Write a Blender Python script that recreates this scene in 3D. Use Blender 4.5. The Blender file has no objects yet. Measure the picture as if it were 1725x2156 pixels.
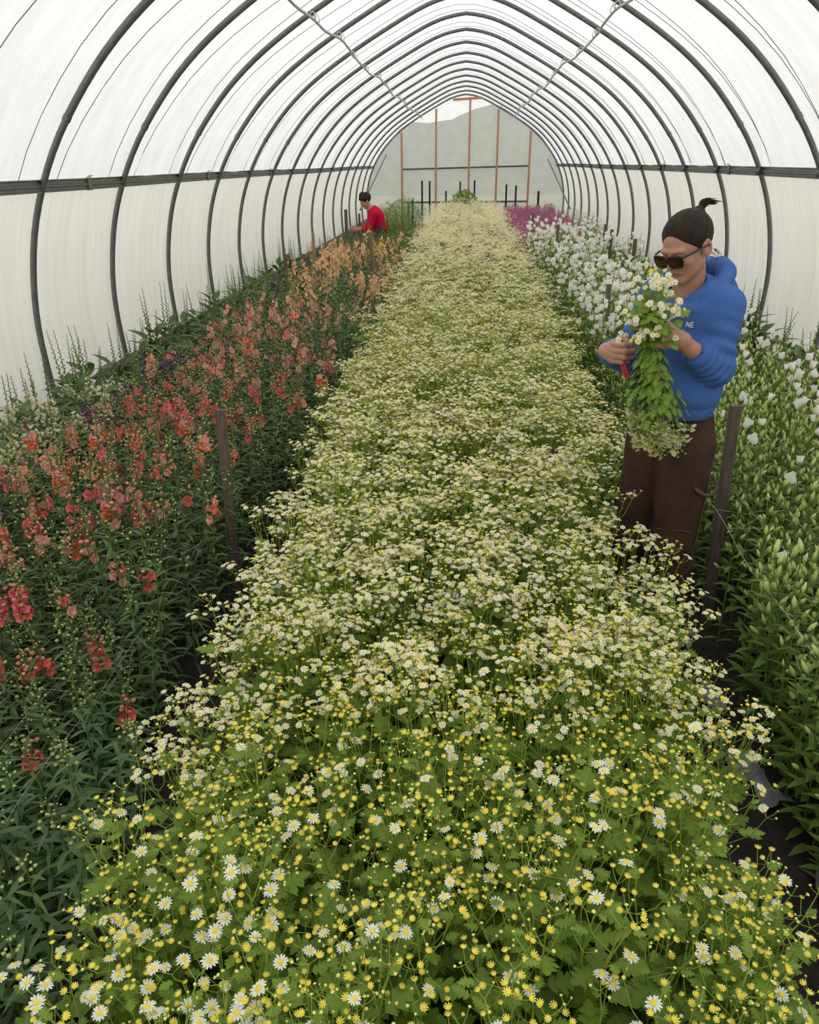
import bpy, math, random
import numpy as np
from mathutils import Matrix, Vector

# ---------------------------------------------------------------- camera, sky, exposure
scene = bpy.context.scene
COL = scene.collection
PITCH, YAW, ROLL, FPX = 0.43065, 0.072925, -0.012735, 1600.0
_F = np.array([-math.sin(YAW) * math.cos(PITCH), math.cos(YAW) * math.cos(PITCH), -math.sin(PITCH)])
_R0 = np.array([math.cos(YAW), math.sin(YAW), 0.0])
_U0 = np.cross(_R0, _F)
_R = _R0 * math.cos(ROLL) + _U0 * math.sin(ROLL)
_U = np.cross(_R, _F)
CAM = np.array([.034, 0.0, 1.85])
cd = bpy.data.cameras.new('camera')
cam = bpy.data.objects.new('camera', cd)
COL.objects.link(cam)
cd.sensor_fit = 'HORIZONTAL'
cd.sensor_width = 36.0
cd.lens = 36.0 * FPX / 1725.0
cd.clip_start = .05
cd.clip_end = 500
cam.matrix_world = Matrix(((_R[0], _U[0], -_F[0], CAM[0]), (_R[1], _U[1], -_F[1], CAM[1]),
                           (_R[2], _U[2], -_F[2], CAM[2]), (0, 0, 0, 1)))
scene.camera = cam

world = bpy.data.worlds.new('overcast')
scene.world = world
world.use_nodes = True
nt = world.node_tree
bg = nt.nodes['Background']
tc = nt.nodes.new('ShaderNodeTexCoord')
sep = nt.nodes.new('ShaderNodeSeparateXYZ')
rmp = nt.nodes.new('ShaderNodeValToRGB')
nt.links.new(tc.outputs['Generated'], sep.inputs[0])
nt.links.new(sep.outputs['Z'], rmp.inputs[0])
nt.links.new(rmp.outputs[0], bg.inputs[0])
rmp.color_ramp.elements[0].color = (.84, .845, .84, 1)
rmp.color_ramp.elements[1].color = (1.0, 1.0, 1.0, 1)      # overcast: zenith a little brighter than horizon
bg.inputs[1].default_value = 1.79

scene.view_settings.view_transform = 'Standard'
scene.view_settings.look = 'None'
scene.view_settings.exposure = 0.0
scene.view_settings.gamma = 1.0
scene.view_settings.use_curve_mapping = False
scene.cycles.max_bounces = 6
scene.cycles.diffuse_bounces = 3
scene.cycles.glossy_bounces = 2
scene.cycles.transmission_bounces = 5
scene.cycles.transparent_max_bounces = 6
scene.cycles.use_denoising = True
scene.cycles.adaptive_threshold = .02

rs = np.random.RandomState(7)
random.seed(7)
PI = math.pi

# ---------------------------------------------------------------- helpers
def rotz(a):
    c, s = math.cos(a), math.sin(a)
    return np.array([[c, -s, 0], [s, c, 0], [0, 0, 1.0]])

def frame_z(n, roll=0.0):
    """rotation whose Z column is n"""
    n = np.asarray(n, float); n = n / np.linalg.norm(n)
    a = np.array([1.0, 0, 0]) if abs(n[0]) < .8 else np.array([0, 1.0, 0])
    x = a - n * a.dot(n); x /= np.linalg.norm(x)
    y = np.cross(n, x)
    M = np.stack([x, y, n], 1)
    return M @ rotz(roll)

def frame_x(d, up=(0, 0, 1)):
    """rotation whose X column is d, Z near up"""
    d = np.asarray(d, float); d = d / np.linalg.norm(d)
    up = np.asarray(up, float)
    y = np.cross(up, d)
    if np.linalg.norm(y) < 1e-4: y = np.cross((0, 1.0, 0), d)
    y /= np.linalg.norm(y)
    z = np.cross(d, y)
    return np.stack([d, y, z], 1)

class MB:
    """collects pieces, builds one mesh"""
    def __init__(s): s.V = []; s.F = []; s.M = []; s.T = []; s.n = 0
    def add(s, v, f, mat=0, tint=None):
        v = np.asarray(v, float).reshape(-1, 3)
        if tint is None: tint = np.full(len(v), .5)
        elif np.isscalar(tint): tint = np.full(len(v), float(tint))
        s.V.append(v); s.T.append(tint)
        if isinstance(f, list) and f and isinstance(f[0], np.ndarray):
            for a in f:
                s.F.append(a + s.n); s.M.append(mat if not np.isscalar(mat) else np.full(len(a), mat))
        else:
            f = np.asarray(f, int)
            s.F.append(f + s.n); s.M.append(np.full(len(f), mat) if np.isscalar(mat) else np.asarray(mat))
        s.n += len(v)
        return s
    def addt(s, tpl, R=None, t=(0, 0, 0), sc=1.0, tint=None):
        """tpl = (V, F, M, T) template"""
        v = tpl[0] * sc
        if R is not None: v = v @ R.T
        v = v + np.asarray(t)
        s.V.append(v); s.T.append(tpl[3] if tint is None else np.clip(tpl[3] + tint, 0, 1))
        for a, m in zip(tpl[1], tpl[2]):
            s.F.append(a + s.n); s.M.append(m)
        s.n += len(v)
    def tpl(s):
        return (np.concatenate(s.V), list(_merge(s.F, s.M)[0]), list(_merge(s.F, s.M)[1]), np.concatenate(s.T))
    def tris(s): return sum(len(f) * (f.shape[1] - 2) for f in s.F)
    def mesh(s, name, mats, smooth=True):
        me = bpy.data.meshes.new(name)
        V = np.concatenate(s.V)
        me.vertices.add(len(V)); me.vertices.foreach_set('co', V.ravel().astype(np.float32))
        tot = np.concatenate([np.full(len(f), f.shape[1]) for f in s.F])
        loops = np.concatenate([f.ravel() for f in s.F])
        start = np.concatenate([[0], np.cumsum(tot)[:-1]])
        me.loops.add(len(loops)); me.loops.foreach_set('vertex_index', loops.astype(np.int32))
        me.polygons.add(len(tot))
        me.polygons.foreach_set('loop_start', start.astype(np.int32))
        me.polygons.foreach_set('loop_total', tot.astype(np.int32))
        me.polygons.foreach_set('material_index', np.concatenate(s.M).astype(np.int32))
        me.polygons.foreach_set('use_smooth', np.full(len(tot), smooth))
        for m in mats: me.materials.append(m)
        a = me.attributes.new('tint', 'FLOAT', 'POINT')
        a.data.foreach_set('value', np.concatenate(s.T).astype(np.float32))
        me.update(calc_edges=True)
        me.validate(verbose=False)
        return me
    def obj(s, name, mats, parent=None, smooth=True):
        me = s.mesh(name, mats, smooth)
        o = bpy.data.objects.new(name, me)
        COL.objects.link(o)
        if parent is not None: o.parent = parent
        return o

def _merge(F, M):
    q = [(f, m) for f, m in zip(F, M) if f.shape[1] == 4]
    t = [(f, m) for f, m in zip(F, M) if f.shape[1] == 3]
    o, p = [], []
    for g in (q, t):
        if g: o.append(np.concatenate([a for a, _ in g])); p.append(np.concatenate([b for _, b in g]))
    return o, p

def grid_faces(nu, nv, closed_v=False):
    f = []
    for i in range(nu - 1):
        for j in range(nv if closed_v else nv - 1):
            j2 = (j + 1) % nv
            f.append((i * nv + j, i * nv + j2, (i + 1) * nv + j2, (i + 1) * nv + j))
    return np.array(f, int).reshape(-1, 4)

def tube(mb, pts, rad, sides=5, mat=0, tint=None, caps=False):
    pts = np.asarray(pts, float); n = len(pts)
    rad = np.full(n, rad) if np.isscalar(rad) else np.asarray(rad)
    tg = np.gradient(pts, axis=0); tg /= np.linalg.norm(tg, axis=1)[:, None] + 1e-12
    a = np.array([0, 0, 1.0]) if abs(tg[0][2]) < .9 else np.array([1.0, 0, 0])
    x = np.cross(a, tg[0]); x /= np.linalg.norm(x)
    V = []
    th = np.arange(sides) * 2 * PI / sides
    for i in range(n):
        x = x - tg[i] * x.dot(tg[i]); x /= np.linalg.norm(x) + 1e-12
        y = np.cross(tg[i], x)
        V.append(pts[i] + rad[i] * (np.cos(th)[:, None] * x + np.sin(th)[:, None] * y))
    mb.add(np.concatenate(V), grid_faces(n, sides, True), mat, tint)
    if caps:
        for i, sg in ((0, -1), (n - 1, 1)):
            ring = V[i]
            v = np.vstack([ring, pts[i]])
            f = [(j, (j + 1) % sides, sides) if sg > 0 else ((j + 1) % sides, j, sides) for j in range(sides)]
            mb.add(v, np.array(f), mat, tint)

def box(mb, lo, hi, mat=0, R=None, t=(0, 0, 0), tint=None, bev=0.0):
    lo = np.asarray(lo, float); hi = np.asarray(hi, float)
    if bev <= 0:
        v = np.array([[(lo, hi)[i][0], (lo, hi)[j][1], (lo, hi)[k][2]] for i in (0, 1) for j in (0, 1) for k in (0, 1)])
        f = np.array([(0, 1, 3, 2), (4, 6, 7, 5), (0, 4, 5, 1), (2, 3, 7, 6), (0, 2, 6, 4), (1, 5, 7, 3)])
    else:
        b = bev
        V = []; 
        prof = [(lo[0] + b, lo[1]), (hi[0] - b, lo[1]), (hi[0], lo[1] + b), (hi[0], hi[1] - b), (hi[0] - b, hi[1]), (lo[0] + b, hi[1]), (lo[0], hi[1] - b), (lo[0], lo[1] + b)]
        ins = [(lo[0] + 2 * b, lo[1] + b), (hi[0] - 2 * b, lo[1] + b), (hi[0] - b, lo[1] + 2 * b), (hi[0] - b, hi[1] - 2 * b), (hi[0] - 2 * b, hi[1] - b), (lo[0] + 2 * b, hi[1] - b), (lo[0] + b, hi[1] - 2 * b), (lo[0] + b, lo[1] + 2 * b)]
        for (P, z) in ((ins, lo[2]), (prof, lo[2] + b), (prof, hi[2] - b), (ins, hi[2])):
            V += [(x, y, z) for x, y in P]
        v = np.array(V)
        f = grid_faces(4, 8, True)
        mb.add((v if R is None else v @ R.T) + np.asarray(t), f, mat, tint)
        mb.F.append(np.array([[7, 6, 5, 4, 3, 2, 1, 0], list(range(24, 32))]) + (mb.n - 32)); mb.M.append(np.full(2, mat))
        return
    mb.add((v if R is None else v @ R.T) + np.asarray(t), f, mat, tint)

def tag(o, label=None, cat=None, group=None, kind=None):
    if label: o['label'] = label
    if cat: o['category'] = cat
    if group: o['group'] = group
    if kind: o['kind'] = kind
    return o

def empty(name, loc, label, cat, group=None, rz=0):
    o = bpy.data.objects.new(name, None); COL.objects.link(o)
    o.location = tuple(loc); o.rotation_euler = (0, 0, rz)
    o.empty_display_size = .05
    return tag(o, label, cat, group)

def place(name, me, parent, R=None, t=(0, 0, 0), sc=1.0):
    o = bpy.data.objects.new(name, me); COL.objects.link(o)
    if parent is not None: o.parent = parent
    M = Matrix.Identity(4)
    if R is not None:
        for i in range(3):
            for j in range(3): M[i][j] = float(R[i][j])
    M = M @ Matrix.Scale(sc, 4)
    M.translation = Vector([float(q) for q in t])
    o.matrix_basis = M
    return o

def copy_tree(root, kids):
    r = root.copy(); COL.objects.link(r)
    for ch, gk in kids:
        c = ch.copy(); c.parent = r; COL.objects.link(c)
        for g in gk:
            d = g.copy(); d.parent = c; COL.objects.link(d)
    return r

def rootkids(root):
    allk = KIDS.get(root.name, [])
    return allk
KIDS = {}
def note_kids(root):
    KIDS[root.name] = [(c, list(c.children)) for c in root.children]

# ---------------------------------------------------------------- materials
def mat_new(name):
    m = bpy.data.materials.new(name); m.use_nodes = True
    return m, m.node_tree, m.node_tree.nodes['Principled BSDF']

def N(nt, typ, **kw):
    n = nt.nodes.new(typ)
    for k, v in kw.items(): setattr(n, k, v)
    return n

def simple(name, col, rough=.6, metal=0.0, spec=.5, noise=0.0, nscale=20.0, bump=0.0, stretch=None, col2=None):
    m, nt, b = mat_new(name)
    b.inputs['Base Color'].default_value = (*col, 1)
    b.inputs['Roughness'].default_value = rough
    b.inputs['Metallic'].default_value = metal
    b.inputs['Specular IOR Level'].default_value = spec
    if noise > 0 or bump > 0:
        tc = N(nt, 'ShaderNodeTexCoord'); mp = N(nt, 'ShaderNodeMapping'); no = N(nt, 'ShaderNodeTexNoise')
        if stretch: mp.inputs['Scale'].default_value = stretch
        no.inputs['Scale'].default_value = nscale; no.inputs['Detail'].default_value = 5
        nt.links.new(tc.outputs['Object'], mp.inputs[0]); nt.links.new(mp.outputs[0], no.inputs['Vector'])
        if noise > 0:
            r = N(nt, 'ShaderNodeValToRGB')
            c2 = col2 or tuple(c * (1 - noise) for c in col)
            r.color_ramp.elements[0].position = .3; r.color_ramp.elements[1].position = .7
            r.color_ramp.elements[0].color = (*c2, 1); r.color_ramp.elements[1].color = (*col, 1)
            nt.links.new(no.outputs['Fac'], r.inputs[0]); nt.links.new(r.outputs[0], b.inputs['Base Color'])
        if bump > 0:
            bp = N(nt, 'ShaderNodeBump'); bp.inputs['Strength'].default_value = bump; bp.inputs['Distance'].default_value = .01
            nt.links.new(no.outputs['Fac'], bp.inputs['Height']); nt.links.new(bp.outputs[0], b.inputs['Normal'])
    return m

def plant(name, c0, c1, trans=.3, rough=.5, spec=.35, var=.25):
    """leaf or petal: colour runs c0->c1 along the tint attribute, some light passes through, each object a little different"""
    m, nt, b = mat_new(name)
    at = N(nt, 'ShaderNodeAttribute', attribute_name='tint')
    r = N(nt, 'ShaderNodeValToRGB')
    r.color_ramp.elements[0].color = (*c0, 1); r.color_ramp.elements[1].color = (*c1, 1)
    nt.links.new(at.outputs['Fac'], r.inputs[0])
    oi = N(nt, 'ShaderNodeObjectInfo')
    mr = N(nt, 'ShaderNodeMapRange'); mr.inputs[3].default_value = 1 - var; mr.inputs[4].default_value = 1 + var
    nt.links.new(oi.outputs['Random'], mr.inputs[0])
    hs = N(nt, 'ShaderNodeHueSaturation')
    nt.links.new(mr.outputs[0], hs.inputs['Value']); nt.links.new(r.outputs[0], hs.inputs['Color'])
    b.inputs['Roughness'].default_value = rough; b.inputs['Specular IOR Level'].default_value = spec
    nt.links.new(hs.outputs[0], b.inputs['Base Color'])
    if trans > 0:
        tr = N(nt, 'ShaderNodeBsdfTranslucent'); mx = N(nt, 'ShaderNodeMixShader'); mx.inputs[0].default_value = trans
        out = nt.nodes['Material Output']
        nt.links.new(hs.outputs[0], tr.inputs['Color'])
        nt.links.new(b.outputs[0], mx.inputs[1]); nt.links.new(tr.outputs[0], mx.inputs[2]); nt.links.new(mx.outputs[0], out.inputs['Surface'])
    return m

def film(name, col, transl, clear, streak=None, wrinkle=1.0):
    """greenhouse film: part of the light goes straight through, most is scattered through, some reflected"""
    m, nt, b = mat_new(name)
    out = nt.nodes['Material Output']
    tc = N(nt, 'ShaderNodeTexCoord'); mp = N(nt, 'ShaderNodeMapping'); no = N(nt, 'ShaderNodeTexNoise')
    mp.inputs['Scale'].default_value = streak or (1, 1, 1)
    no.inputs['Scale'].default_value = 3.0; no.inputs['Detail'].default_value = 6; no.inputs['Distortion'].default_value = .6
    nt.links.new(tc.outputs['Object'], mp.inputs[0]); nt.links.new(mp.outputs[0], no.inputs['Vector'])
    r = N(nt, 'ShaderNodeValToRGB')
    r.color_ramp.elements[0].position = .3; r.color_ramp.elements[1].position = .7
    r.color_ramp.elements[0].color = (*[c * .89 for c in col], 1); r.color_ramp.elements[1].color = (*col, 1)
    nt.links.new(no.outputs['Fac'], r.inputs[0])
    bp = N(nt, 'ShaderNodeBump'); bp.inputs['Strength'].default_value = .6 * wrinkle; bp.inputs['Distance'].default_value = .03
    nt.links.new(no.outputs['Fac'], bp.inputs['Height'])
    b.inputs['Roughness'].default_value = .32; b.inputs['Specular IOR Level'].default_value = .5
    nt.links.new(r.outputs[0], b.inputs['Base Color']); nt.links.new(bp.outputs[0], b.inputs['Normal'])
    tr = N(nt, 'ShaderNodeBsdfTranslucent'); nt.links.new(r.outputs[0], tr.inputs['Color']); nt.links.new(bp.outputs[0], tr.inputs['Normal'])
    mx = N(nt, 'ShaderNodeMixShader'); mx.inputs[0].default_value = transl
    nt.links.new(b.outputs[0], mx.inputs[1]); nt.links.new(tr.outputs[0], mx.inputs[2])
    last = mx
    if clear > 0:
        tp = N(nt, 'ShaderNodeBsdfTransparent'); m2 = N(nt, 'ShaderNodeMixShader'); m2.inputs[0].default_value = clear
        nt.links.new(mx.outputs[0], m2.inputs[1]); nt.links.new(tp.outputs[0], m2.inputs[2]); last = m2
    nt.links.new(last.outputs[0], out.inputs['Surface'])
    return m

M_roof = film('roof_film', (.985, .982, .970), .62, .0, (.6, 2.2, .6), 1.0)
M_side = film('side_film', (.925, .885, .82), .60, .05, (1, 5.0, .35), .8)
M_end = film('end_film', (.90, .895, .82), .54, .32, (1, 1, 1), .5)
M_steel = simple('galvanised_steel', (.20, .21, .205), .5, .55, noise=.3, nscale=12, bump=.05)
M_rail = simple('rail_steel', (.16, .175, .15), .45, .5, noise=.3, nscale=8)
M_pipe = simple('pale_pipe', (.55, .56, .56), .45, .4, noise=.2)
M_twine = simple('white_twine', (.8, .8, .78), .8)
M_rope = simple('grey_rope', (.20, .21, .22), .8)
M_stud = simple('raw_stud_wood', (.62, .30, .17), .7, noise=.35, nscale=6, stretch=(20, 20, 1.2), bump=.1)
M_board = simple('weathered_board', (.17, .15, .13), .85, noise=.4, nscale=5, stretch=(1, .4, 6), bump=.3)
M_stake = simple('weathered_stake', (.17, .125, .10), .85, noise=.55, nscale=9, stretch=(9, 9, .6), bump=.35)
M_stake2 = simple('pale_stake', (.40, .27, .17), .8, noise=.35, nscale=9, stretch=(9, 9, .6), bump=.2)
M_post = simple('dark_metal_post', (.03, .035, .035), .5, .5)
M_soil = simple('dark_soil', (.035, .026, .02), .95, noise=.6, nscale=14, bump=.8)
M_out = simple('outside_ground', (.12, .15, .07), .95, noise=.4, nscale=2)
M_hill = simple('outside_trees', (.03, .05, .03), .95, noise=.5, nscale=.6)
M_mulch = simple('grey_mulch_film', (.26, .26, .27), .6, noise=.5, nscale=7, bump=.5)
M_net = simple('white_net', (.75, .77, .75), .6)

# ---------------------------------------------------------------- structure: tunnel
PROF = np.array([(3.14, 0), (3.143, .146), (3.165, .419), (3.178, .693), (3.158, .959), (3.098, 1.262), (3.027, 1.514),
                 (2.929, 1.714), (2.858, 1.861), (2.772, 2.004), (2.66, 2.154), (2.502, 2.343), (2.322, 2.539), (2.02, 2.79),
                 (1.66, 3.025), (1.291, 3.235), (.92, 3.43), (.6, 3.59), (.40, 3.675), (.22, 3.72), (.1, 3.737), (0, 3.742)])
def resample(P, n):
    d = np.concatenate([[0], np.cumsum(np.linalg.norm(np.diff(P, axis=0), axis=1))])
    t = np.linspace(0, d[-1], n)
    return np.stack([np.interp(t, d, P[:, k]) for k in range(P.shape[1])], 1)
def smooth_poly(P, n, it=3):
    Q = resample(P, n)
    for _ in range(it):
        Q[1:-1] = (Q[:-2] + 2 * Q[1:-1] + Q[2:]) / 4
    return Q
HALF = smooth_poly(PROF, 44)
HALF[-1, 0] = 0
FULL = np.concatenate([HALF * [-1, 1], HALF[::-1][1:]])          # left foot -> apex -> right foot
Y0, SP, NR = 5.582, 1.4017, 16
YEND = Y0 + SP * 15
YST = Y0 - 6 * SP
def prof_x(z):  # half width at height
    return float(np.interp(z, HALF[:, 1], HALF[:, 0]))
def prof_z(x):
    return float(np.interp(-abs(x), -HALF[:, 0][6:], HALF[:, 1][6:]))

def nrm2(P):
    t = np.gradient(P, axis=0); t /= np.linalg.norm(t, axis=1)[:, None]
    return np.stack([-t[:, 1], t[:, 0]], 1)       # outward for left->apex->right

ZR = 1.735
FN = nrm2(FULL)
OUT = FULL + FN * .03
# roof film from rail to rail, slack between hoops, slight folds
def sheet(name, prof, nrm, y0, y1, dy, mat, amp, folds, kind='structure'):
    ys = np.arange(y0, y1 + dy * .5, dy); ys[-1] = y1
    mb = MB(); V = []
    r2 = np.random.RandomState(3)
    for y in ys:
        ph = ((y - Y0) / SP) % 1.0
        sag = -amp * math.sin(PI * ph) ** 2
        f = folds(y, ph, len(prof), r2)
        off = sag + f
        P = prof + nrm * (off[:, None] if hasattr(off, '__len__') else off)
        V.append(np.stack([P[:, 0], np.full(len(P), y), P[:, 1]], 1))
    mb.add(np.concatenate(V), grid_faces(len(ys), len(prof), False), 0)
    o = mb.obj(name, [mat])
    tag(o, kind=kind)
    return o
iL = np.argmin(abs(HALF[:, 1] - ZR)); rp = OUT[iL:len(OUT) - iL]; rn = FN[iL:len(OUT) - iL]
def roof_folds(y, ph, n, r):
    s = np.arange(n)
    edge = math.exp(-((ph - .12) / .06) ** 2) + .6 * math.exp(-((ph - .9) / .05) ** 2)
    return .006 * np.sin(s * .9 + y * 3.1) * np.sin(y * 5.3 + s * .21) + .007 * edge * np.sin(s * 2.1 + y * 1.3)
roof = sheet('ceiling', rp, rn, YST, YEND, SP / 14, M_roof, .012, roof_folds)
def side_folds(y, ph, n, r):
    s = np.linspace(0, 1, n)
    return .010 * np.sin(y * 31 + 2 * np.sin(y * 7.7)) * (0.3 + s * .7) + .006 * np.sin(y * 57 + 3 * np.sin(y * 13))
for nm, sl in (('wall_left', slice(0, iL + 1)), ('wall_right', slice(len(OUT) - iL - 1, len(OUT)))):
    P = OUT[sl].copy(); Nn = FN[sl].copy()
    sheet(nm, P, Nn, YST, YEND, .07, M_side, .01, side_folds)
# end films
def end_film(name, y, mat):
    mb = MB(); P = OUT
    top = np.stack([P[:, 0], np.full(len(P), y), P[:, 1]], 1)
    rows = 12; V = []
    for k in range(rows + 1):
        t = k / rows
        q = top.copy(); q[:, 2] = top[:, 2] * t
        q[:, 1] += .008 * np.sin(q[:, 0] * 7 + k)
        V.append(q)
    mb.add(np.concatenate(V), grid_faces(rows + 1, len(P), False), 0)
    return tag(mb.obj(name, [mat]), kind='structure')
end_film('wall_back', YEND + .06, M_end)
end_film('wall_front', YST - .02, M_roof)

# floor and outside
mb = MB()
xs = np.linspace(-3.4, 3.4, 69); ys = np.linspace(YST - .3, YEND + .3, 320)
Z = rs.randn(len(ys), len(xs)) * .012
gx, gy = np.meshgrid(xs, ys)
Z += .015 * np.sin(gx * 5) * np.sin(gy * 3)
mb.add(np.stack([gx.ravel(), gy.ravel(), Z.ravel() - .01], 1), grid_faces(len(ys), len(xs)), 0)
tag(mb.obj('floor', [M_soil]), kind='structure')
mb = MB()
for (x0, x1, y0, y1) in ((-120, -3.4, -40, 160), (3.4, 120, -40, 160), (-3.4, 3.4, YEND + .3, 160), (-3.4, 3.4, -40, YST - .3)):
    mb.add([(x0, y0, -.03), (x1, y0, -.03), (x1, y1, -.03), (x0, y1, -.03)], [(0, 1, 2, 3)], 0)
tag(mb.obj('outside_ground', [M_out]), kind='structure')
# wooded hillside behind the end wall, and added banks shading the lower curtains
mb = MB()
nx, ny = 90, 14
V = []
for j in range(ny):
    for i in range(nx):
        x = -60 + 120 * i / (nx - 1); t = j / (ny - 1)
        h = 4.1 + 1.2 * math.sin(x * .11 + 1) + .5 * math.sin(x * .6) + .35 * rs.rand()
        V.append((x, 52 + 26 * t, h * math.sin(min(1, t * 1.15) * PI / 2) + (.4 * rs.rand() if t > .1 else 0)))
mb.add(V, grid_faces(ny, nx), 0)
tag(mb.obj('outside_hillside', [M_hill], smooth=False), kind='structure')
for sx in (-1, 1):  # unseen low banks, added so the side film darkens towards the ground
    mb = MB(); V = []
    ys = np.arange(YST, YEND + 3, .5)
    for y in ys:
        h = .42 + .12 * math.sin(y * .6) + .08 * rs.rand()
        for (x, z) in ((3.45, 0), (3.6, h * .7), (3.9, h), (4.6, h * 1.05), (5.4, 0)): V.append((sx * x, y, z - .03))
    mb.add(V, grid_faces(len(ys), 5), 0)
    tag(mb.obj('added_shade_bank', [M_out]), kind='structure')

# baseboards
for nm, sx in (('baseboard_left', -1), ('baseboard_right', 1)):
    root = None
    mb = MB()
    y = YST
    first = True
    parent = bpy.data.objects.new(nm, None); COL.objects.link(parent); tag(parent, kind='structure')
    L = 3.66
    while y < YEND:
        y1 = min(y + L, YEND)
        m2 = MB(); box(m2, (sx * 3.16 - .02, y + .003, .0), (sx * 3.16 + .02, y1 - .003, .20 + .01 * rs.rand()), 0, bev=.004)
        m2.obj('board', [M_board], parent)
        y = y1

# hoops
def hoop_points(z0, z1, side, n=18):
    zz = np.linspace(z0, z1, n)
    return np.array([(side * np.interp(z, HALF[:, 1], HALF[:, 0]), 0, z) for z in zz])
ORD = ['nearest', 'second', 'third', 'fourth', 'fifth', 'sixth', 'seventh', 'eighth', 'ninth', 'tenth', 'eleventh', 'twelfth',
       'thirteenth', 'fourteenth', 'fifteenth', 'last']
mbs = MB(); tube(mbs, hoop_points(-.1, 2.16, -1, 22), .0225, 10)
me_sL = mbs.mesh('side_pipe', [M_steel])
mbs = MB(); tube(mbs, hoop_points(-.1, 2.16, 1, 22), .0225, 10)
me_sR = mbs.mesh('side_pipe', [M_steel])
k0 = np.argmin(abs(HALF[:, 1] - 2.14))
bow = FULL[k0:len(FULL) - k0]
mbs = MB(); tube(mbs, np.stack([bow[:, 0], bow[:, 0] * 0, bow[:, 1]], 1), .0245, 10)
me_bow = mbs.mesh('bow_pipe', [M_steel])
mbs = MB(); tube(mbs, [(0, 0, -.02), (0, 0, .02)], .0275, 10, caps=True)
me_col = mbs.mesh('pipe_collar', [M_steel])
mbs = MB(); box(mbs, (-.045, -.035, -.03), (-.02, .035, .03)); tube(mbs, [(-.05, 0, 0), (.03, 0, 0)], .006, 6, caps=True)
me_cl = mbs.mesh('rail_clamp', [M_rail])
hoopY = [Y0 + SP * i for i in range(-1, NR)]
for k, y in enumerate(hoopY):
    i = k - 1
    lab = ('galvanised steel hoop of the tunnel, %s hoop counted from the camera' % ORD[i]) if i >= 0 and i < 15 else \
        ('galvanised steel hoop standing against the far end wall' if i == 15 else 'galvanised steel hoop overhead, out of view behind the camera')
    h = empty('steel_hoop', (0, y + (0 if i < 0 else rs.uniform(-.02, .02)), 0), lab, 'hoop', 'steel hoops of the tunnel')
    place('side_pipe', me_sL, h); place('side_pipe', me_sR, h); place('bow_pipe', me_bow, h)
    for sx in (-1, 1):
        place('pipe_collar', me_col, h, frame_z((-sx * .6, 0, .8)), (sx * prof_x(2.15), 0, 2.15))
        place('rail_clamp', me_cl, h, np.diag([-sx, 1, 1.0]) if sx < 0 else None, (sx * (prof_x(ZR) + .01), 0, ZR))

# side rails (film lock channel)
for sx, side in ((-1, 'left'), (1, 'right')):
    root = empty('side_rail', (sx * (prof_x(ZR) + .006), YST, ZR), 'grey steel double channel running along the %s wall where roof film meets side curtain' % side, 'rail', 'side rails')
    y = 0.0; L = 3.05; seg = 0
    while y < YEND - YST - .01:
        y1 = min(y + L, YEND - YST)
        m2 = MB()
        pf = [(.010, -.042), (-.006, -.042), (-.006, -.034), (.004, -.031), (.004, -.012), (-.006, -.008), (-.006, .006), (.004, .010), (.004, .030), (-.006, .034), (-.006, .042), (.010, .042)]
        dz = .006 * math.sin(seg * 1.7); dz1 = .006 * math.sin((seg + 1) * 1.7)
        tilt = rotz(0)
        V = [(-sx * a * -1 * -1, y + .004, b + dz) for a, b in pf] + [(-sx * a * -1 * -1, y1 - .004, b + dz1) for a, b in pf]
        V = [(sx * a, yy, zz) for (a, _), (_, yy, zz) in zip(pf + pf, V)]
        m2.add(V, grid_faces(2, len(pf), True), 0)
        m2.obj('channel_segment', [M_rail], root, smooth=False)
        m3 = MB(); box(m3, (-.014, y1 - .03, -.046 + dz1), (.010, y1 + .03, .046 + dz1))
        for q in (-.02, .02):
            tube(m3, [(-sx * .01, y1 - .02 + q, .05 + dz1), (-sx * .035, y1 + q, .06 + dz1)], .0025, 5)
        m3.obj('splice_plate', [M_rail], root, smooth=False)
        y = y1; seg += 1

# pipes hung under the hoops near the ridge, tied with white twine
for sx, side in ((-1, 'left'), (1, 'right')):
    root = empty('ridge_side_pipe', (0, 0, 0), 'thin pale pipe under the hoops, %s of the ridge, tied with white twine' % side, 'pipe', 'pipes hung under the hoops')
    pts = []; ties = []
    for i in range(-4, NR):
        y = Y0 + SP * i
        x = sx * (1.42 + .03 * math.sin(i * 1.9 + sx) + (.0 if i < 12 else .015 * (i - 11) * (-1 if sx < 0 else .6)))
        z = prof_z(x) - .055
        for dy, dz in ((0, 0), (SP * .5, -.012 - .01 * abs(math.sin(i * 2.3)))):
            if i == NR - 1 and dy > 0: break
            pts.append((x, y + dy, z + dz + (0 if dy == 0 else 0)))
        ties.append((x, y, z))
    m2 = MB(); tube(m2, smooth_poly(np.array(pts), 120, 1), .013, 7); m2.obj('pipe', [M_pipe], root)
    mt = MB()
    th = np.linspace(0, 6 * PI, 30)
    tube(mt, np.stack([.024 * np.cos(th), np.linspace(-.03, .03, 30), .032 * np.sin(th) + .018], 1), .004, 4)
    tube(mt, [(-.01, .03, .02), (-.02 * sx, .10, .05), (-.03 * sx, .16, .02), (-.02 * sx, .2, -.03)], .004, 4)
    box(mt, (-.012, .02, .03), (.0, .16, .045))
    me_t = mt.mesh('twine_tie', [M_twine])
    for t in ties: place('twine_tie', me_t, root, None, t)

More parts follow.
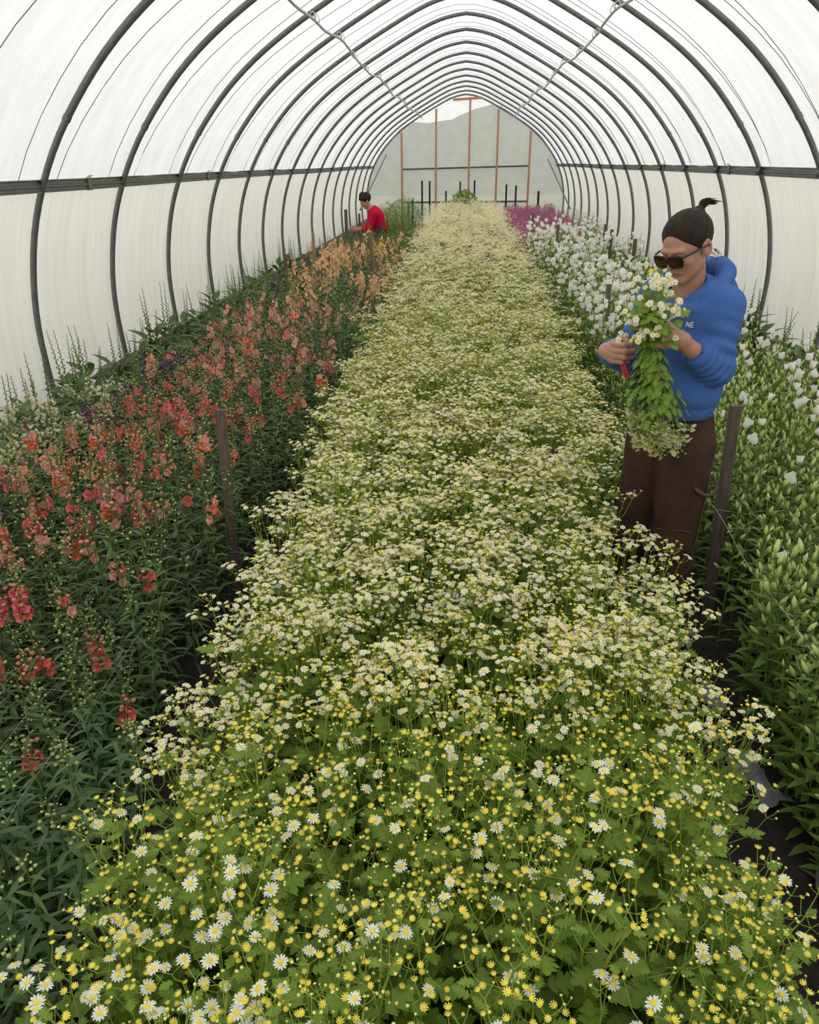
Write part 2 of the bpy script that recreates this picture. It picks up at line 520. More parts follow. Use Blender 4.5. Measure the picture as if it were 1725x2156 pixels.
# ropes laced over the film
for k in range(-1, NR - 1):
    y = Y0 + SP * k
    for kind, f0, f1 in (('a', .17, .83), ('b', .80, .80)):
        P = OUT[iL:len(OUT) - iL] + FN[iL:len(OUT) - iL] * .008
        t = np.linspace(0, 1, len(P))
        if kind == 'a': fr = f0 + (f1 - f0) * t
        else: fr = np.full(len(P), f0)
        sag = -.012 * np.sin(PI * fr) ** 2
        P = P + FN[iL:len(OUT) - iL] * sag[:, None]
        mb = MB(); tube(mb, np.stack([P[:, 0], y + SP * fr, P[:, 1]], 1)[::2], .0026, 4)
        # the roof is translucent: the ropes lie on its outside and hang just inside of view as dark lines
        o = mb.obj('film_rope', [M_rope], roof)
        o.location = (0, 0, -.02)

# end wall framing
def beam(name, parent, a, b, w, d, mat):
    a = np.array(a, float); b = np.array(b, float)
    L = np.linalg.norm(b - a)
    m2 = MB(); R = frame_x(b - a, (0, 1, 0))
    box(m2, (0, -w / 2, -d / 2), (L, w / 2, d / 2), 0, R, a, bev=.003)
    return m2.obj(name, [mat], parent, smooth=False)
root = empty('end_wall_frame', (0, YEND, 0), 'timber stud frame of orange brown wood carrying the far end film', 'frame')
for x in (-2.02, -.93, .12, 1.0, 2.02):
    beam('stud', root, (x, 0, 0), (x + .01, 0, prof_z(x) - .06), .06, .05, M_stud)
for x0, x1 in ((-2.02, -.93), (-.93, .12), (.12, 1.0), (1.0, 2.02)):
    beam('cross_rail', root, (x0 + .03, 0, 1.66 + .06 * (x0 + 2) / 4), (x1 - .03, 0, 1.66 + .06 * (x1 + 2) / 4), .05, .045, M_stake)
    beam('bottom_rail', root, (x0 + .03, 0, .68), (x1 - .03, 0, .68), .05, .045, M_stake)
beam('top_board', root, (-.40, -.03, 3.60), (.52, -.03, 3.64), .07, .03, M_stud)
m2 = MB(); tube(m2, [(-3.05, YEND - SP * 2, .6), (-2.5, YEND, 2.1)], .02, 7)
tag(m2.obj('brace_pipe', [M_steel]), 'thin steel brace slanting up against the left wall near the far end', 'brace')
m2 = MB(); tube(m2, [(3.05, YEND - SP * 2, .6), (2.6, YEND, 1.9)], .02, 7)
tag(m2.obj('brace_pipe', [M_steel]), 'thin steel brace slanting up against the right wall near the far end', 'brace')

# stakes
def stake(x, y, z, lab, w=.042, lean=(0, 0), mat=None, d=.03, name='wooden_stake', cat='stake', grp='stakes along the beds', z0=-.1):
    m2 = MB(); top = np.array([lean[0], lean[1], z]); 
    R = frame_x(top - [0, 0, z0], (0, 1, 0))
    L = np.linalg.norm(top - np.array([0, 0, z0]))
    box(m2, (0, -w / 2, -d / 2), (L, w / 2, d / 2), 0, R, (0, 0, z0), bev=.0025)
    o = m2.obj(name, [mat or M_stake], None, smooth=False)
    o.location = (x, y, 0)
    return tag(o, lab, cat, grp)
stake(-1.0, 3.0, .887, 'weathered brown wooden stake beside the left path, nearest on the left', lean=(-.012, .12), w=.040)
stake(-1.9, 3.03, .54, 'short grey stake top among the coral snapdragons at the left', w=.035)
stake(-1.95, 8.73, .946, 'dark stake behind the coral snapdragons near the left curtain', w=.035, lean=(0, 0))
stake(-1.9, 10.18, 1.055, 'pale brown stake in front of the left curtain among peach snapdragons', w=.035, mat=M_stake2)
stake(-1.9, 13.13, 1.176, 'tall dark stake left of the person in red', w=.05)
stake(-1.9, 14.8, 1.02, 'short dark stake just in front of the person in red', w=.035)
stake(-.98, 9.31, 1.19, 'pale leaning stake among the peach snapdragons', lean=(-.0, -.72), mat=M_stake2, w=.038)
stake(-.98, 13.2, 1.0, 'dark stake in the peach snapdragons beside the yellow spike', w=.03)
stake(1.1, 5.75, 1.021, 'dark brown stake behind the person in blue, beside the white bells', w=.036, lean=(0, .12))
stake(1.12, 2.9, .96, 'weathered brown wooden stake beside the right path, nearest on the right', w=.043, lean=(0, .10))
stake(1.95, 11.2, 1.06, 'first of three brown stakes by the right curtain, farthest from the camera', w=.045)
stake(1.95, 10.7, 1.03, 'second of three brown stakes by the right curtain', w=.04)
stake(1.95, 9.2, 1.045, 'third of three brown stakes by the right curtain, nearest the camera', w=.04)
stake(1.1, 9.3, 1.18, 'leaning grey stake among the dense white bells', w=.03, lean=(0, .1))
stake(1.1, 13.0, 1.1, 'grey stake at the path side of the white bells, far off', w=.03)
for (x, y, z, w, d) in ((-1.35, 21.5, .98, .05, 'short dark metal post, leftmost before the far end wall'), (-1.2, 23.4, 1.39, .05, 'tall dark metal post, second from the left before the far end wall'),
        (-.98, 23.3, 1.38, .05, 'tall dark metal post, third from the left before the far end wall'), (-.55, 24.6, 1.08, .05, 'short dark metal post just left of the green mound'),
        (-.13, 25.0, 1.32, .05, 'dark metal post rising behind the left half of the green mound'), (.3, 25.0, 1.35, .05, 'dark metal post rising behind the right half of the green mound'),
        (1.18, 23.4, 1.27, .05, 'dark metal post left among the pink flowers'), (1.45, 23.4, 1.24, .05, 'dark metal post in the middle of the pink flowers'), (2.05, 23.0, 1.1, .06, 'dark metal post at the right of the pink flowers')):
    stake(x, y, z, d, w=w, mat=M_post, name='metal_post', cat='post', grp='dark posts at the far end')
# ---------------------------------------------------------------- plant materials
G_LEAF = plant('feverfew_leaf', (.125, .215, .020), (.25, .37, .05), .34)
G_STEM = plant('feverfew_stem', (.20, .30, .035), (.36, .46, .08), .0)
G_CUP = plant('green_cup', (.34, .44, .07), (.62, .64, .16), .2)
W_PET = plant('white_petal', (.93, .90, .66), (.98, .97, .91), .30, var=.04)
Y_DISC = plant('yellow_disc', (.92, .80, .10), (.90, .62, .03), .05, rough=.7, var=.08)
Y_PALE = plant('pale_yellow_bud', (.68, .74, .20), (.90, .84, .24), .1, rough=.7, var=.08)
S_LEAF = plant('snapdragon_leaf', (.068, .122, .042), (.145, .225, .078), .24)
S_STEM = plant('snapdragon_stem', (.09, .15, .04), (.16, .24, .06), .0)
S_BUD = plant('snapdragon_bud', (.34, .44, .12), (.60, .62, .24), .2)
S_PINKBUD = plant('pink_half_bud', (.62, .22, .16), (.82, .45, .33), .25)
def petal(name, a, b): return plant(name, a, b, .32, var=.14)
P_CORAL = petal('coral_petal', (.74, .07, .05), (.97, .38, .28))
P_PINK = petal('rose_petal', (.66, .05, .09), (.95, .36, .36))
P_ORANGE = petal('orange_petal', (.78, .10, .02), (.93, .33, .11))
P_SALMON = petal('salmon_petal', (.84, .32, .25), (.95, .56, .45))
P_PEACH = petal('peach_petal', (.95, .48, .24), (.98, .70, .44))
P_YELLOW = petal('yellow_petal', (.85, .55, .02), (.9, .75, .05))
P_MAG = petal('magenta_petal', (.55, .10, .32), (.78, .28, .52))
P_PURP = petal('purple_petal', (.07, .02, .09), (.17, .06, .20))
P_CREAM = petal('cream_petal', (.75, .72, .40), (.88, .86, .62))
P_MAUVE = petal('mauve_petal', (.40, .12, .30), (.62, .30, .48))
C_LEAF = plant('campanula_leaf', (.10, .18, .030), (.23, .34, .065), .3)
C_STEM = plant('campanula_stem', (.11, .19, .03), (.2, .3, .06), .0)
C_BUD = plant('campanula_bud', (.38, .52, .09), (.86, .90, .42), .25, var=.12)
C_BELL = plant('white_bell', (.90, .885, .80), (1.0, .98, .93), .5, var=.03)
GREY_F = plant('grey_foliage', (.22, .26, .17), (.62, .66, .55), .2)

# ---------------------------------------------------------------- templates
def leaf_lance(L, W, n=4, droop=.35, fold=.25):
    V = []; T = []
    for i in range(n + 1):
        t = i / n
        w = W * .5 * math.sin(PI * min(1, t ** .8)) ** .8 if 0 < t < 1 else W * .03
        x = L * t; z = -droop * L * t * t + .10 * L * t
        V += [(x, w, z + fold * w), (x, 0, z), (x, -w, z + fold * w)]
        T += [.55, .3, .55] if i % 2 else [.45, .3, .45]
    return MB().add(V, grid_faces(n + 1, 3), 0, np.array(T) + .0).tpl()

def leaf_lobed(L, detail=2, seed=0):
    r = np.random.RandomState(seed)
    if detail >= 2:
        o = [(.0, .010), (.20, .013), (.24, .15), (.30, .26), (.335, .19), (.37, .235), (.40, .10), (.44, .23), (.50, .33), (.54, .24), (.58, .28),
             (.61, .12), (.65, .21), (.70, .26), (.74, .18), (.77, .19), (.80, .10), (.86, .135), (.90, .085), (.94, .075), (1.0, .0)]
    else:
        o = [(.0, .012), (.22, .014), (.28, .22), (.36, .22), (.42, .09), (.50, .30), (.60, .26), (.64, .10), (.72, .22), (.80, .15), (1.0, 0)]
    o = np.array(o); n = len(o); o[1:-1, 1] *= r.uniform(.85, 1.12, n - 2)
    mx = np.maximum.accumulate(np.clip(o[:, 0] - .45 * o[:, 1], 0, 1)); o[:, 0] += .25 * o[:, 1] * (o[:, 0] < .9)
    V = []; T = []
    for sgn in (1, -1):
        for k in range(n):
            x, y = o[k]
            V.append((x * L, sgn * y * L, (-.20 * x * x + .10 * x) * L + (.06 * y - .5 * y * y) * L)); T.append(.35 + .9 * y)
    for k in range(n):
        x = mx[k]; V.append((x * L, 0, (-.20 * x * x + .10 * x) * L)); T.append(.85)
    F = []
    for k in range(n - 1):
        F.append((2 * n + k, 2 * n + k + 1, k + 1, k))
        F.append((2 * n + k + 1, 2 * n + k, n + k, n + k + 1))
    return MB().add(V, F, 0, np.array(T)).tpl()

def dome(mb, r, h, sides, rings, mat, z0=0.0, t0=.2, t1=.8, bottom=0.0):
    V = []; T = []
    for i in range(rings):
        a = (PI / 2) * i / (rings)
        th = np.arange(sides) * 2 * PI / sides
        V += [(r * math.cos(a) * math.cos(q), r * math.cos(a) * math.sin(q), z0 + h * math.sin(a)) for q in th]
        T += [t0 + (t1 - t0) * i / rings] * sides
    V.append((0, 0, z0 + h)); T.append(t1)
    F = grid_faces(rings, sides, True)
    mb.add(V, F, mat, np.array(T))
    b = mb.n - 1 - sides
    mb.F.append(np.array([(b + j, b + (j + 1) % sides, mb.n - 1) for j in range(sides)])); mb.M.append(np.full(sides, mat))

def ellip(mb, c, r, h, sides, rings, mat, d=(0, 0, 1), t0=.2, t1=.8):
    """closed pointed body from c along d of length h, radius r"""
    V = []; T = []
    for i in range(rings + 1):
        t = i / rings
        rr = r * math.sin(PI * (t ** .85)) ** .8 if 0 < t < 1 else r * .02
        th = np.arange(sides) * 2 * PI / sides
        V += [(rr * math.cos(q), rr * math.sin(q), h * t) for q in th]; T += [t0 + (t1 - t0) * t] * sides
    V = np.array(V) @ frame_z(d).T + np.asarray(c)
    mb.add(V, grid_faces(rings + 1, sides, True), mat, np.array(T))

# materials order inside flower meshes: 0 petal 1 disc 2 cup
def daisy(R=.0115, rd=.0042, npet=13, detail=2, seed=0):
    r = np.random.RandomState(seed); mb = MB()
    if detail >= 2: dome(mb, rd, rd * .6, 8, 2, 1, .0006, .3, .9)
    else: dome(mb, rd, rd * .6, 6, 1, 1, .0006, .5, .9)
    for k in range(npet):
        a = 2 * PI * k / npet + r.uniform(-.08, .08); Rk = R * r.uniform(.88, 1.06); dz = r.uniform(-.12, .1) * R
        w = R * 2.4 / npet * 1.32
        if detail >= 2:
            P = [(rd * .7, -w * .3, 0), (rd * .7, w * .3, 0), (Rk * .72, w * .62, dz * .6 + .0006), (Rk * .72, -w * .62, dz * .6 + .0006), (Rk, -w * .30, dz), (Rk, w * .30, dz)]
            F = [(0, 3, 2, 1), (3, 4, 5, 2)]; T = [.5, .5, .9, .9, 1, 1]
        else:
            P = [(rd * .6, 0, 0), (Rk, -w * .55, dz), (Rk, w * .55, dz)]; F = [(0, 1, 2)]; T = [.6, .9, .9]
        mb.add(np.array(P) @ rotz(a).T, F, 0, np.array(T))
    if detail >= 2:
        th = np.arange(6) * PI / 3
        V = [(rd * .9 * math.cos(q), rd * .9 * math.sin(q), -.0004) for q in th] + [(rd * .25 * math.cos(q), rd * .25 * math.sin(q), -.0028) for q in th]
        mb.add(V, grid_faces(2, 6, True), 2, .4)
    return mb.tpl()

def button(r0=.0040, stub=True, young=False, detail=2):
    """yellow button with short cream rays in a green cup; young ones are pale"""
    mb = MB(); m = 3 if young else 1
    dome(mb, r0, r0 * (.5 if young else .75), 7 if detail >= 2 else 5, 2 if detail >= 2 else 1, m, 0, .2, .9)
    th = np.arange(6) * PI / 3
    V = [(r0 * 1.08 * math.cos(q), r0 * 1.08 * math.sin(q), .0003) for q in th] + [(r0 * .35 * math.cos(q), r0 * .35 * math.sin(q), -r0 * .75) for q in th]
    mb.add(V, grid_faces(2, 6, True), 2, .7 if young else .45)
    if stub and not young:
        for k in range(9):
            a = 2 * PI * k / 9
            P = np.array([(r0 * .8, -r0 * .22, 0), (r0 * .8, r0 * .22, 0), (r0 * 1.35, r0 * .2, r0 * .55), (r0 * 1.35, -r0 * .2, r0 * .55)])
            mb.add(P @ rotz(a).T, [(0, 3, 2, 1)], 3, .85)
    return mb.tpl()

T_LOBE = [leaf_lobed(1.0, 2, k) for k in range(3)]
T_LOBE_LO = [leaf_lobed(1.0, 1, 5)]
T_DAISY = [daisy(seed=k) for k in range(3)]
T_DAISY_MID = [daisy(.0092, .0038, 10, 2, 4), daisy(.0084, .0037, 9, 2, 5)]
T_DAISY_LO = [daisy(.0098, .0042, 8, 1, 6)]
T_BTN = [button(), button(.0036, True)]
T_YOUNG = [button(.0027, False, True), button(.0022, False, True)]
T_BTN_LO = [button(.0036, False, False, 1)]
T_YOUNG_LO = [button(.0028, False, True, 1)]
FM = [W_PET, Y_DISC, G_CUP, Y_PALE]

def feverfew(seed, H, spread, tier, openf, stage):
    """returns stems, leaf placements, open heads, closed heads. tier 0 near 1 mid 2 far"""
    r = np.random.RandomState(seed)
    stems = MB(); leaves = []; opens = []; closed = []
    ns = (8, 7, 6)[tier]
    for s in range(ns):
        a = 2 * PI * s / ns + r.uniform(-.5, .5); rr = spread * math.sqrt(r.uniform(.05, 1))
        base = np.array([.03 * math.cos(a), .03 * math.sin(a), 0]); h = H * r.uniform(.80, 1.04)
        tip = np.array([rr * math.cos(a), rr * math.sin(a), h])
        c = base * .4 + tip * .6 + np.array([0, 0, -h * .05]); c[:2] = base[:2] + (tip[:2] - base[:2]) * .35
        def P(t): return (1 - t) ** 2 * base + 2 * t * (1 - t) * c + t * t * tip
        tt = np.linspace(0, .9, 6)
        tube(stems, [P(t) for t in tt], np.linspace(.0035, .0018, 6), 5 if tier == 0 else 3, 0, .3)
        nl = (9, 6, 4)[tier]
        for k in range(nl):
            t = .12 + .72 * k / nl + r.uniform(-.03, .03); p = P(t); az = k * 2.4 + a + r.uniform(-.4, .4)
            L = (.125 - .055 * t) * r.uniform(.75, 1.2)
            d = np.array([math.cos(az), math.sin(az), r.uniform(.05, .75)])
            leaves.append((p, frame_x(d, (r.uniform(-.3, .3), r.uniform(-.3, .3), 1)), L, r.randint(3)))
        nb = (4, 5, 4)[tier]
        for b in range(nb + 1):
            t = .55 + .35 * b / nb; p = P(t)
            az = b * 2.4 + r.uniform(-.5, .5)
            ext = r.uniform(.03, .085) * (1 if b < nb else .2)
            q = p + np.array([math.cos(az) * ext, math.sin(az) * ext, (h - p[2]) * r.uniform(.55, .95) + .012])
            mid = (p + q) / 2 + np.array([math.cos(az), math.sin(az), -.3]) * ext * .2
            tube(stems, [p, mid, q], [.0016, .0013, .001], 4 if tier == 0 else 3, 0, .6)
            if tier == 0:
                leaves.append((mid, frame_x((math.cos(az), math.sin(az), .4)), r.uniform(.025, .045), r.randint(3)))
            nh = (r.randint(2, 5), r.randint(4, 8), r.randint(4, 7))[tier]
            for k in range(nh):
                az2 = k * 2 * PI / nh + r.uniform(-.4, .4); e = r.uniform(.010, .030)
                n = np.array([math.cos(az2) * .35 + r.uniform(-.15, .15), math.sin(az2) * .35 + r.uniform(-.15, .15), 1.0])
                hp = q + np.array([math.cos(az2) * e, math.sin(az2) * e, .018 + r.uniform(0, .020)])
                if tier < 2: tube(stems, [q, (q + hp) / 2 + np.array([math.cos(az2), math.sin(az2), 0]) * e * .18, hp - n * .002], .0008 if tier == 0 else .0009, 3, 0, .9)
                big = 1.22 if tier == 0 else 1.0
                if r.rand() < openf: opens.append((hp, frame_z(n, r.uniform(0, 6)), r.uniform(.8, 1.12) * big))
                else: closed.append((hp, frame_z(n), r.uniform(.8, 1.15) * big, 1 if r.rand() < stage else 0))
    return stems, leaves, opens, closed

me_lobes = []
for k in range(3):
    m_ = MB(); m_.addt(T_LOBE[k]); me_lobes.append(m_.mesh('leaf', [G_LEAF]))
me_daisies = []
for k in range(3):
    m_ = MB(); m_.addt(T_DAISY[k]); me_daisies.append(m_.mesh('flower_head', FM))

HOLD = Vector((0, 0, 0))
def build_feverfew(seed, H, spread, tier, openf, stage):
    st, lv, op, cl = feverfew(seed, H, spread, tier, openf, stage)
    r = np.random.RandomState(seed + 99)
    root = empty('feverfew_plant', (0, 0, 0), 'x', 'plant')
    st.obj('stem', [G_STEM], root)
    if tier == 0:
        for (p, R, L, k) in lv: place('leaf', me_lobes[k], root, R, p, L)
        for (p, R, s) in op: place('flower_head', me_daisies[r.randint(3)], root, R, p, s)
    else:
        lb = MB()
        T = T_LOBE if tier == 1 else T_LOBE_LO
        for (p, R, L, k) in lv: lb.addt(T[k % len(T)], R, p, L * (1.0 if tier == 1 else 1.25), r.uniform(-.2, .2))
        tag(lb.obj('foliage', [G_LEAF], root), kind='stuff')
        fb = MB()
        T = T_DAISY_MID if tier == 1 else T_DAISY_LO
        for (p, R, s) in op: fb.addt(T[r.randint(len(T))], R, p, s * 1.12)
        if op: tag(fb.obj('flower_heads', FM, root), kind='stuff')
    bb = MB()
    A, B = (T_BTN, T_YOUNG) if tier < 2 else (T_BTN_LO, T_YOUNG_LO)
    for (p, R, s, y) in cl:
        T = B if y else A
        bb.addt(T[r.randint(len(T))], R, p, s, r.uniform(-.2, .3))
    if cl: tag(bb.obj('flower_buds', FM, root), kind='stuff')
    note_kids(root)
    return root

def bedH(y): return float(np.interp(y, [.3, .9, 1.7, 2.4, 3.5, 6, 10, 22], [.56, .60, .66, .72, .77, .82, .90, .96]))
def bedL(y): return float(np.interp(y, [.5, 2, 6, 12, 22], [-.60, -.58, -.60, -.68, -.74]))
def bedR(y): return float(np.interp(y, [.5, 1.7, 2.2, 4, 6, 12, 22], [.66, .65, .63, .70, .74, .82, .86]))

protos = {}
for tier, n, openf, stage in ((0, 6, .075, .55), (1, 6, .62, .25), (2, 5, .80, .2)):
    protos[tier] = [build_feverfew(10 * tier + k, 1.0 * .66 if tier == 0 else (.74 if tier == 1 else .82), .155 if tier < 2 else .17, tier, openf, stage) for k in range(n)]
protos['t'] = [build_feverfew(200 + k, .68, .155, 1, .42, .32) for k in range(4)]     # between: more buttons, fewer open heads
protos['g'] = [build_feverfew(300 + k, .60, .15, 0, .03, .6) for k in range(3)]        # leafy, still in green bud
protos['d'] = [build_feverfew(400 + k, .66, .155, 0, .26, .25) for k in range(3)]
used = set()
ONES = ['', 'first', 'second', 'third', 'fourth', 'fifth', 'sixth', 'seventh', 'eighth', 'ninth', 'tenth', 'eleventh', 'twelfth', 'thirteenth',
        'fourteenth', 'fifteenth', 'sixteenth', 'seventeenth', 'eighteenth', 'nineteenth']
TENS = {20: 'twenty', 30: 'thirty', 40: 'forty', 50: 'fifty', 60: 'sixty', 70: 'seventy', 80: 'eighty', 90: 'ninety'}
def nth(n):
    if n < 20: return ONES[n]
    return (TENS[n // 10 * 10] + '-' + ONES[n % 10]) if n % 10 else TENS[n // 10 * 10][:-1] + 'ieth'
def where(k, n, row, bed):
    a = 'leftmost' if k == 0 else ('rightmost' if k == n - 1 else '%s from left' % nth(k + 1))
    return '%s, %s row of the %s' % (a, nth(row), bed)
def put(proto, loc, rz, sc, label, group, szz=None):
    if proto.name not in used:
        used.add(proto.name); o = proto
    else:
        o = copy_tree(proto, KIDS[proto.name])
    o.location = loc; o.rotation_euler = (random.uniform(-.04, .04), random.uniform(-.04, .04), rz)
    o.scale = (sc, sc, szz or sc)
    o['label'] = label
    if group: o['group'] = group
    return o

spots = []
row = 0
y = .42
while y < 22.0:
    st = .215 if y < 5 else (.24 if y < 9 else .27)
    xl, xr = bedL(y), bedR(y); n = int(round((xr - xl) / st)) + 1
    row += 1
    for k in range(n):
        x = xl + (xr - xl) * k / (n - 1) + rs.uniform(-.035, .035)
        spots.append((y + rs.uniform(-.05, .05), x, k, n, row))
    y += st * .93
spots.sort()
far_stuff = MB()
CNT = 0
ffar = feverfew(500, .82, .18, 2, .8, .2)
def merged_far(seed):
    st, lv, op, cl = feverfew(seed, .82, .19, 2, .86, .2)
    m = MB(); T = T_LOBE_LO[0]
    r = np.random.RandomState(seed)
    for (p, R, L, k) in lv[::2]:
        if p[2] > .3:
            V = (T[0] * L * 1.4) @ R.T + p; m.V.append(V); m.T.append(T[3]); m.F += [f + m.n for f in T[1]]; m.M += [np.full(len(f), 4) for f in T[1]]; m.n += len(V)
    star = daisy(.0105, .0045, 6, 1, 9)
    for (p, R, s) in op[::1]: m.addt(star, R, p, s * 1.1)
    for (p, R, s, yy) in cl[::2]: m.addt(T_YOUNG_LO[0], R, p, s)
    return m.tpl()
FT = [merged_far(600 + k) for k in range(3)]
for (y, x, k, n, row) in spots:
    # keep clear of the standing picker
    if y > 2.45 and y < 3.1 and x > .60: continue
    h = bedH(y); edge = min(k, n - 1 - k)
    sidew = 'left edge' if k == 0 else ('right edge' if k == n - 1 else ('left half' if k < n / 2 else 'right half'))
    if edge == 0: h *= .90
    h *= rs.uniform(.93, 1.05)
    patch = math.sin(x * 3.1 + 1.2) * math.sin(y * 2.3 + .6) + .5 * math.sin(x * 7 + y * 5)
    if CNT >= 300:
        t = FT[rs.randint(3)]
        R = rotz(rs.uniform(0, 6.28)) @ np.diag([1, 1, h / .82])
        far_stuff.addt(t, R, (x, y, 0), 1.0)
        continue
    CNT += 1
    if y < 1.45:
        if y < .95 and x < .0 and rs.rand() < .6: p = protos['d'][rs.randint(3)]; H0 = .66; d = 'daisy-rich feverfew'
        elif (patch > .55 and x > .0) or (x > .12 and y < .75 and rs.rand() < .6): p = protos['g'][rs.randint(3)]; H0 = .60; d = 'leafy feverfew in green bud'
        else: p = protos[0][rs.randint(6)]; H0 = .66; d = 'yellow-buttoned feverfew'
    elif y < 2.0:
        p = protos['t'][rs.randint(4)]; H0 = .68; d = 'half-open feverfew'
    elif y < 6.2:
        p = protos[1][rs.randint(6)]; H0 = .74; d = 'daisy-covered feverfew'
    else:
        p = protos[2][rs.randint(5)]; H0 = .82; d = 'cream-flowered feverfew'
    put(p, (x, y, 0), rs.uniform(0, 6.28), float(rs.uniform(.95, 1.08)), d + ', ' + where(k, n, row, 'central bed'), 'feverfew plants of the central bed', h / H0)
o = far_stuff.obj('feverfew_field', FM + [G_LEAF])
tag(o, 'far end of the central feverfew bed, a carpet of cream white daisies', 'plants', None, 'stuff')

# leafy green mound closing the bed at its far end
mb = MB()
for k in range(1500):
    x = rs.normal(.02, .30); y = 22.6 + rs.uniform(-.4, 1.2)
    hh = 1.10 * math.exp(-(x / .75) ** 2) * rs.uniform(.55, 1.0)
    R = frame_x((rs.normal(), rs.normal(), rs.uniform(0, 1.5)))
    mb.addt(T_LOBE_LO[0], R, (x, y, hh), rs.uniform(.08, .14), rs.uniform(-.3, .3))
for k in range(60):
    x = rs.normal(.02, .3); y = 22.6 + rs.uniform(-.4, 1.2)
    tube(mb, [(x, y, 0), (x, y, 1.0 * math.exp(-(x / .75) ** 2))], .004, 3, 0, .4)
tag(mb.obj('green_mound', [G_LEAF]), 'mound of green leaves with no flowers at the far end of the central bed', 'plants', None, 'stuff')

# ---------------------------------------------------------------- snapdragons
T_SL = [leaf_lance(1.0, .20, 4, .55), leaf_lance(1.0, .24, 4, .35), leaf_lance(1.0, .17, 4, .75)]
T_SL_LO = [leaf_lance(1.0, .24, 2, .5)]
me_sl = []
for k in range(3):
    m_ = MB(); m_.addt(T_SL[k]); me_sl.append(m_.mesh('leaf', [S_LEAF]))

def floret(seed, detail=2):
    """double ruffled snapdragon blossom facing +Z"""
    r = np.random.RandomState(seed); mb = MB()
    na = 12 if detail >= 2 else 7
    for (R, z0, zt, mt0) in ((.0165, .0, .010, .45), (.0095, .004, .013, .75)) if detail >= 2 else ((.0165, 0, .008, .6),):
        V = []; T = []
        for i, f in enumerate((.12, .55, 1.0)):
            for j in range(na):
                a = 2 * PI * j / na
                ru = 1 + (.22 * math.sin(a * 5 + seed) + .12 * r.uniform(-1, 1)) * (i / 2)
                V.append((R * f * ru * math.cos(a), R * f * ru * math.sin(a), z0 + (zt - z0) * (f ** 1.2) + (.0035 * math.sin(a * 6 + seed * 2) * (i == 2)) - (.003 * (i == 2))))
                T.append(min(1, .05 + .5 * mt0 * i + .12 * math.sin(a * 5 + seed)))
        mb.add(V, grid_faces(3, na, True), 0, np.array(T))
    th = np.arange(6) * PI / 3
    V = [(.0055 * math.cos(q), .0055 * math.sin(q), .001) for q in th] + [(.004 * math.cos(q), .004 * math.sin(q), -.011) for q in th] + [(.001 * math.cos(q), .001 * math.sin(q), -.014) for q in th]
    mb.add(V, grid_faces(3, 6, True), 0, .9)
    return mb.tpl()
T_FL = [floret(k) for k in range(4)]; T_FLO = [floret(k, 1) for k in range(2)]
def budt(r, h, sides, rings, mat):
    mb = MB(); ellip(mb, (0, 0, 0), r, h, sides, rings, mat); return mb.tpl()
T_GB = budt(.0049, .0105, 5, 3, 1); T_PB = budt(.0078, .017, 6, 3, 2)

def snap(seed, H, tier, bloom, nstem=4):
    """bloom 0..1. returns stems, leaves[], blossoms[], buds MB(green), pink list"""
    r = np.random.RandomState(seed)
    st = MB(); lv = []; bl = []; gb = []; pb = []
    for s in range(nstem):
        a = 2 * PI * s / nstem + r.uniform(-.6, .6); d0 = r.uniform(.02, .085)
        h = H * r.uniform(.82, 1.07)
        lean = np.array([math.cos(a), math.sin(a), 0]) * r.uniform(.0, .07)
        base = np.array([math.cos(a) * d0, math.sin(a) * d0, 0])
        bend = np.array([r.uniform(-1, 1), r.uniform(-1, 1), 0]) * r.uniform(0, .06)
        def P(t): return base + lean * t + bend * t ** 3 + np.array([0, 0, h * t])
        fl = r.rand() < bloom
        t_s = (1 - r.uniform(.20, .27) / h) if fl else (1 - r.uniform(.04, .12) / h)
        tube(st, [P(t) for t in np.linspace(0, 1, 7)], np.linspace(.0042, .0014, 7), 5 if tier == 0 else 3, 0, .4)
        nl = (34, 24, 15)[tier]
        for k in range(nl):
            t = .10 + (t_s - .08) * (k + r.uniform(0, .6)) / nl; az = k * 2.4 + r.uniform(-.3, .3)
            L = (.092 - .048 * t) * r.uniform(.8, 1.2)
            lv.append((P(t), frame_x((math.cos(az), math.sin(az), r.uniform(.1, .8)), (r.uniform(-.2, .2), r.uniform(-.2, .2), 1)), L, r.randint(3)))
        # spike
        nb = (26, 18, 10)[tier] if fl else (12, 8, 4)[tier]
        frac_open = (r.uniform(.08, .26) if H < .95 else r.uniform(.35, .6)) if fl else 0
        frac_pink = frac_open + (r.uniform(.12, .28) if fl else .0)
        for k in range(nb):
            f = k / nb; t = t_s + (1 - t_s) * f ** .9; az = k * 2.4 + r.uniform(-.3, .3)
            size = 1.15 - .75 * f
            d = np.array([math.cos(az), math.sin(az), .35 + .5 * f])
            p = P(t) + d * (.007 + .006 * (1 - f))
            if f < frac_open:
                for q in range(1 if tier else 2):
                    az_ = az + q * 1.3; d_ = np.array([math.cos(az_), math.sin(az_), .25 + r.uniform(-.2, .2)])
                    bl.append((P(t + q * .01) + d_ * .017, frame_z(d_, r.uniform(0, 6)), r.uniform(.85, 1.2)))
            elif f < frac_pink: pb.append((p, frame_z(d), size * r.uniform(.9, 1.2)))
            else: gb.append((p, frame_z(d), size * r.uniform(.85, 1.2)))
    return st, lv, bl, gb, pb

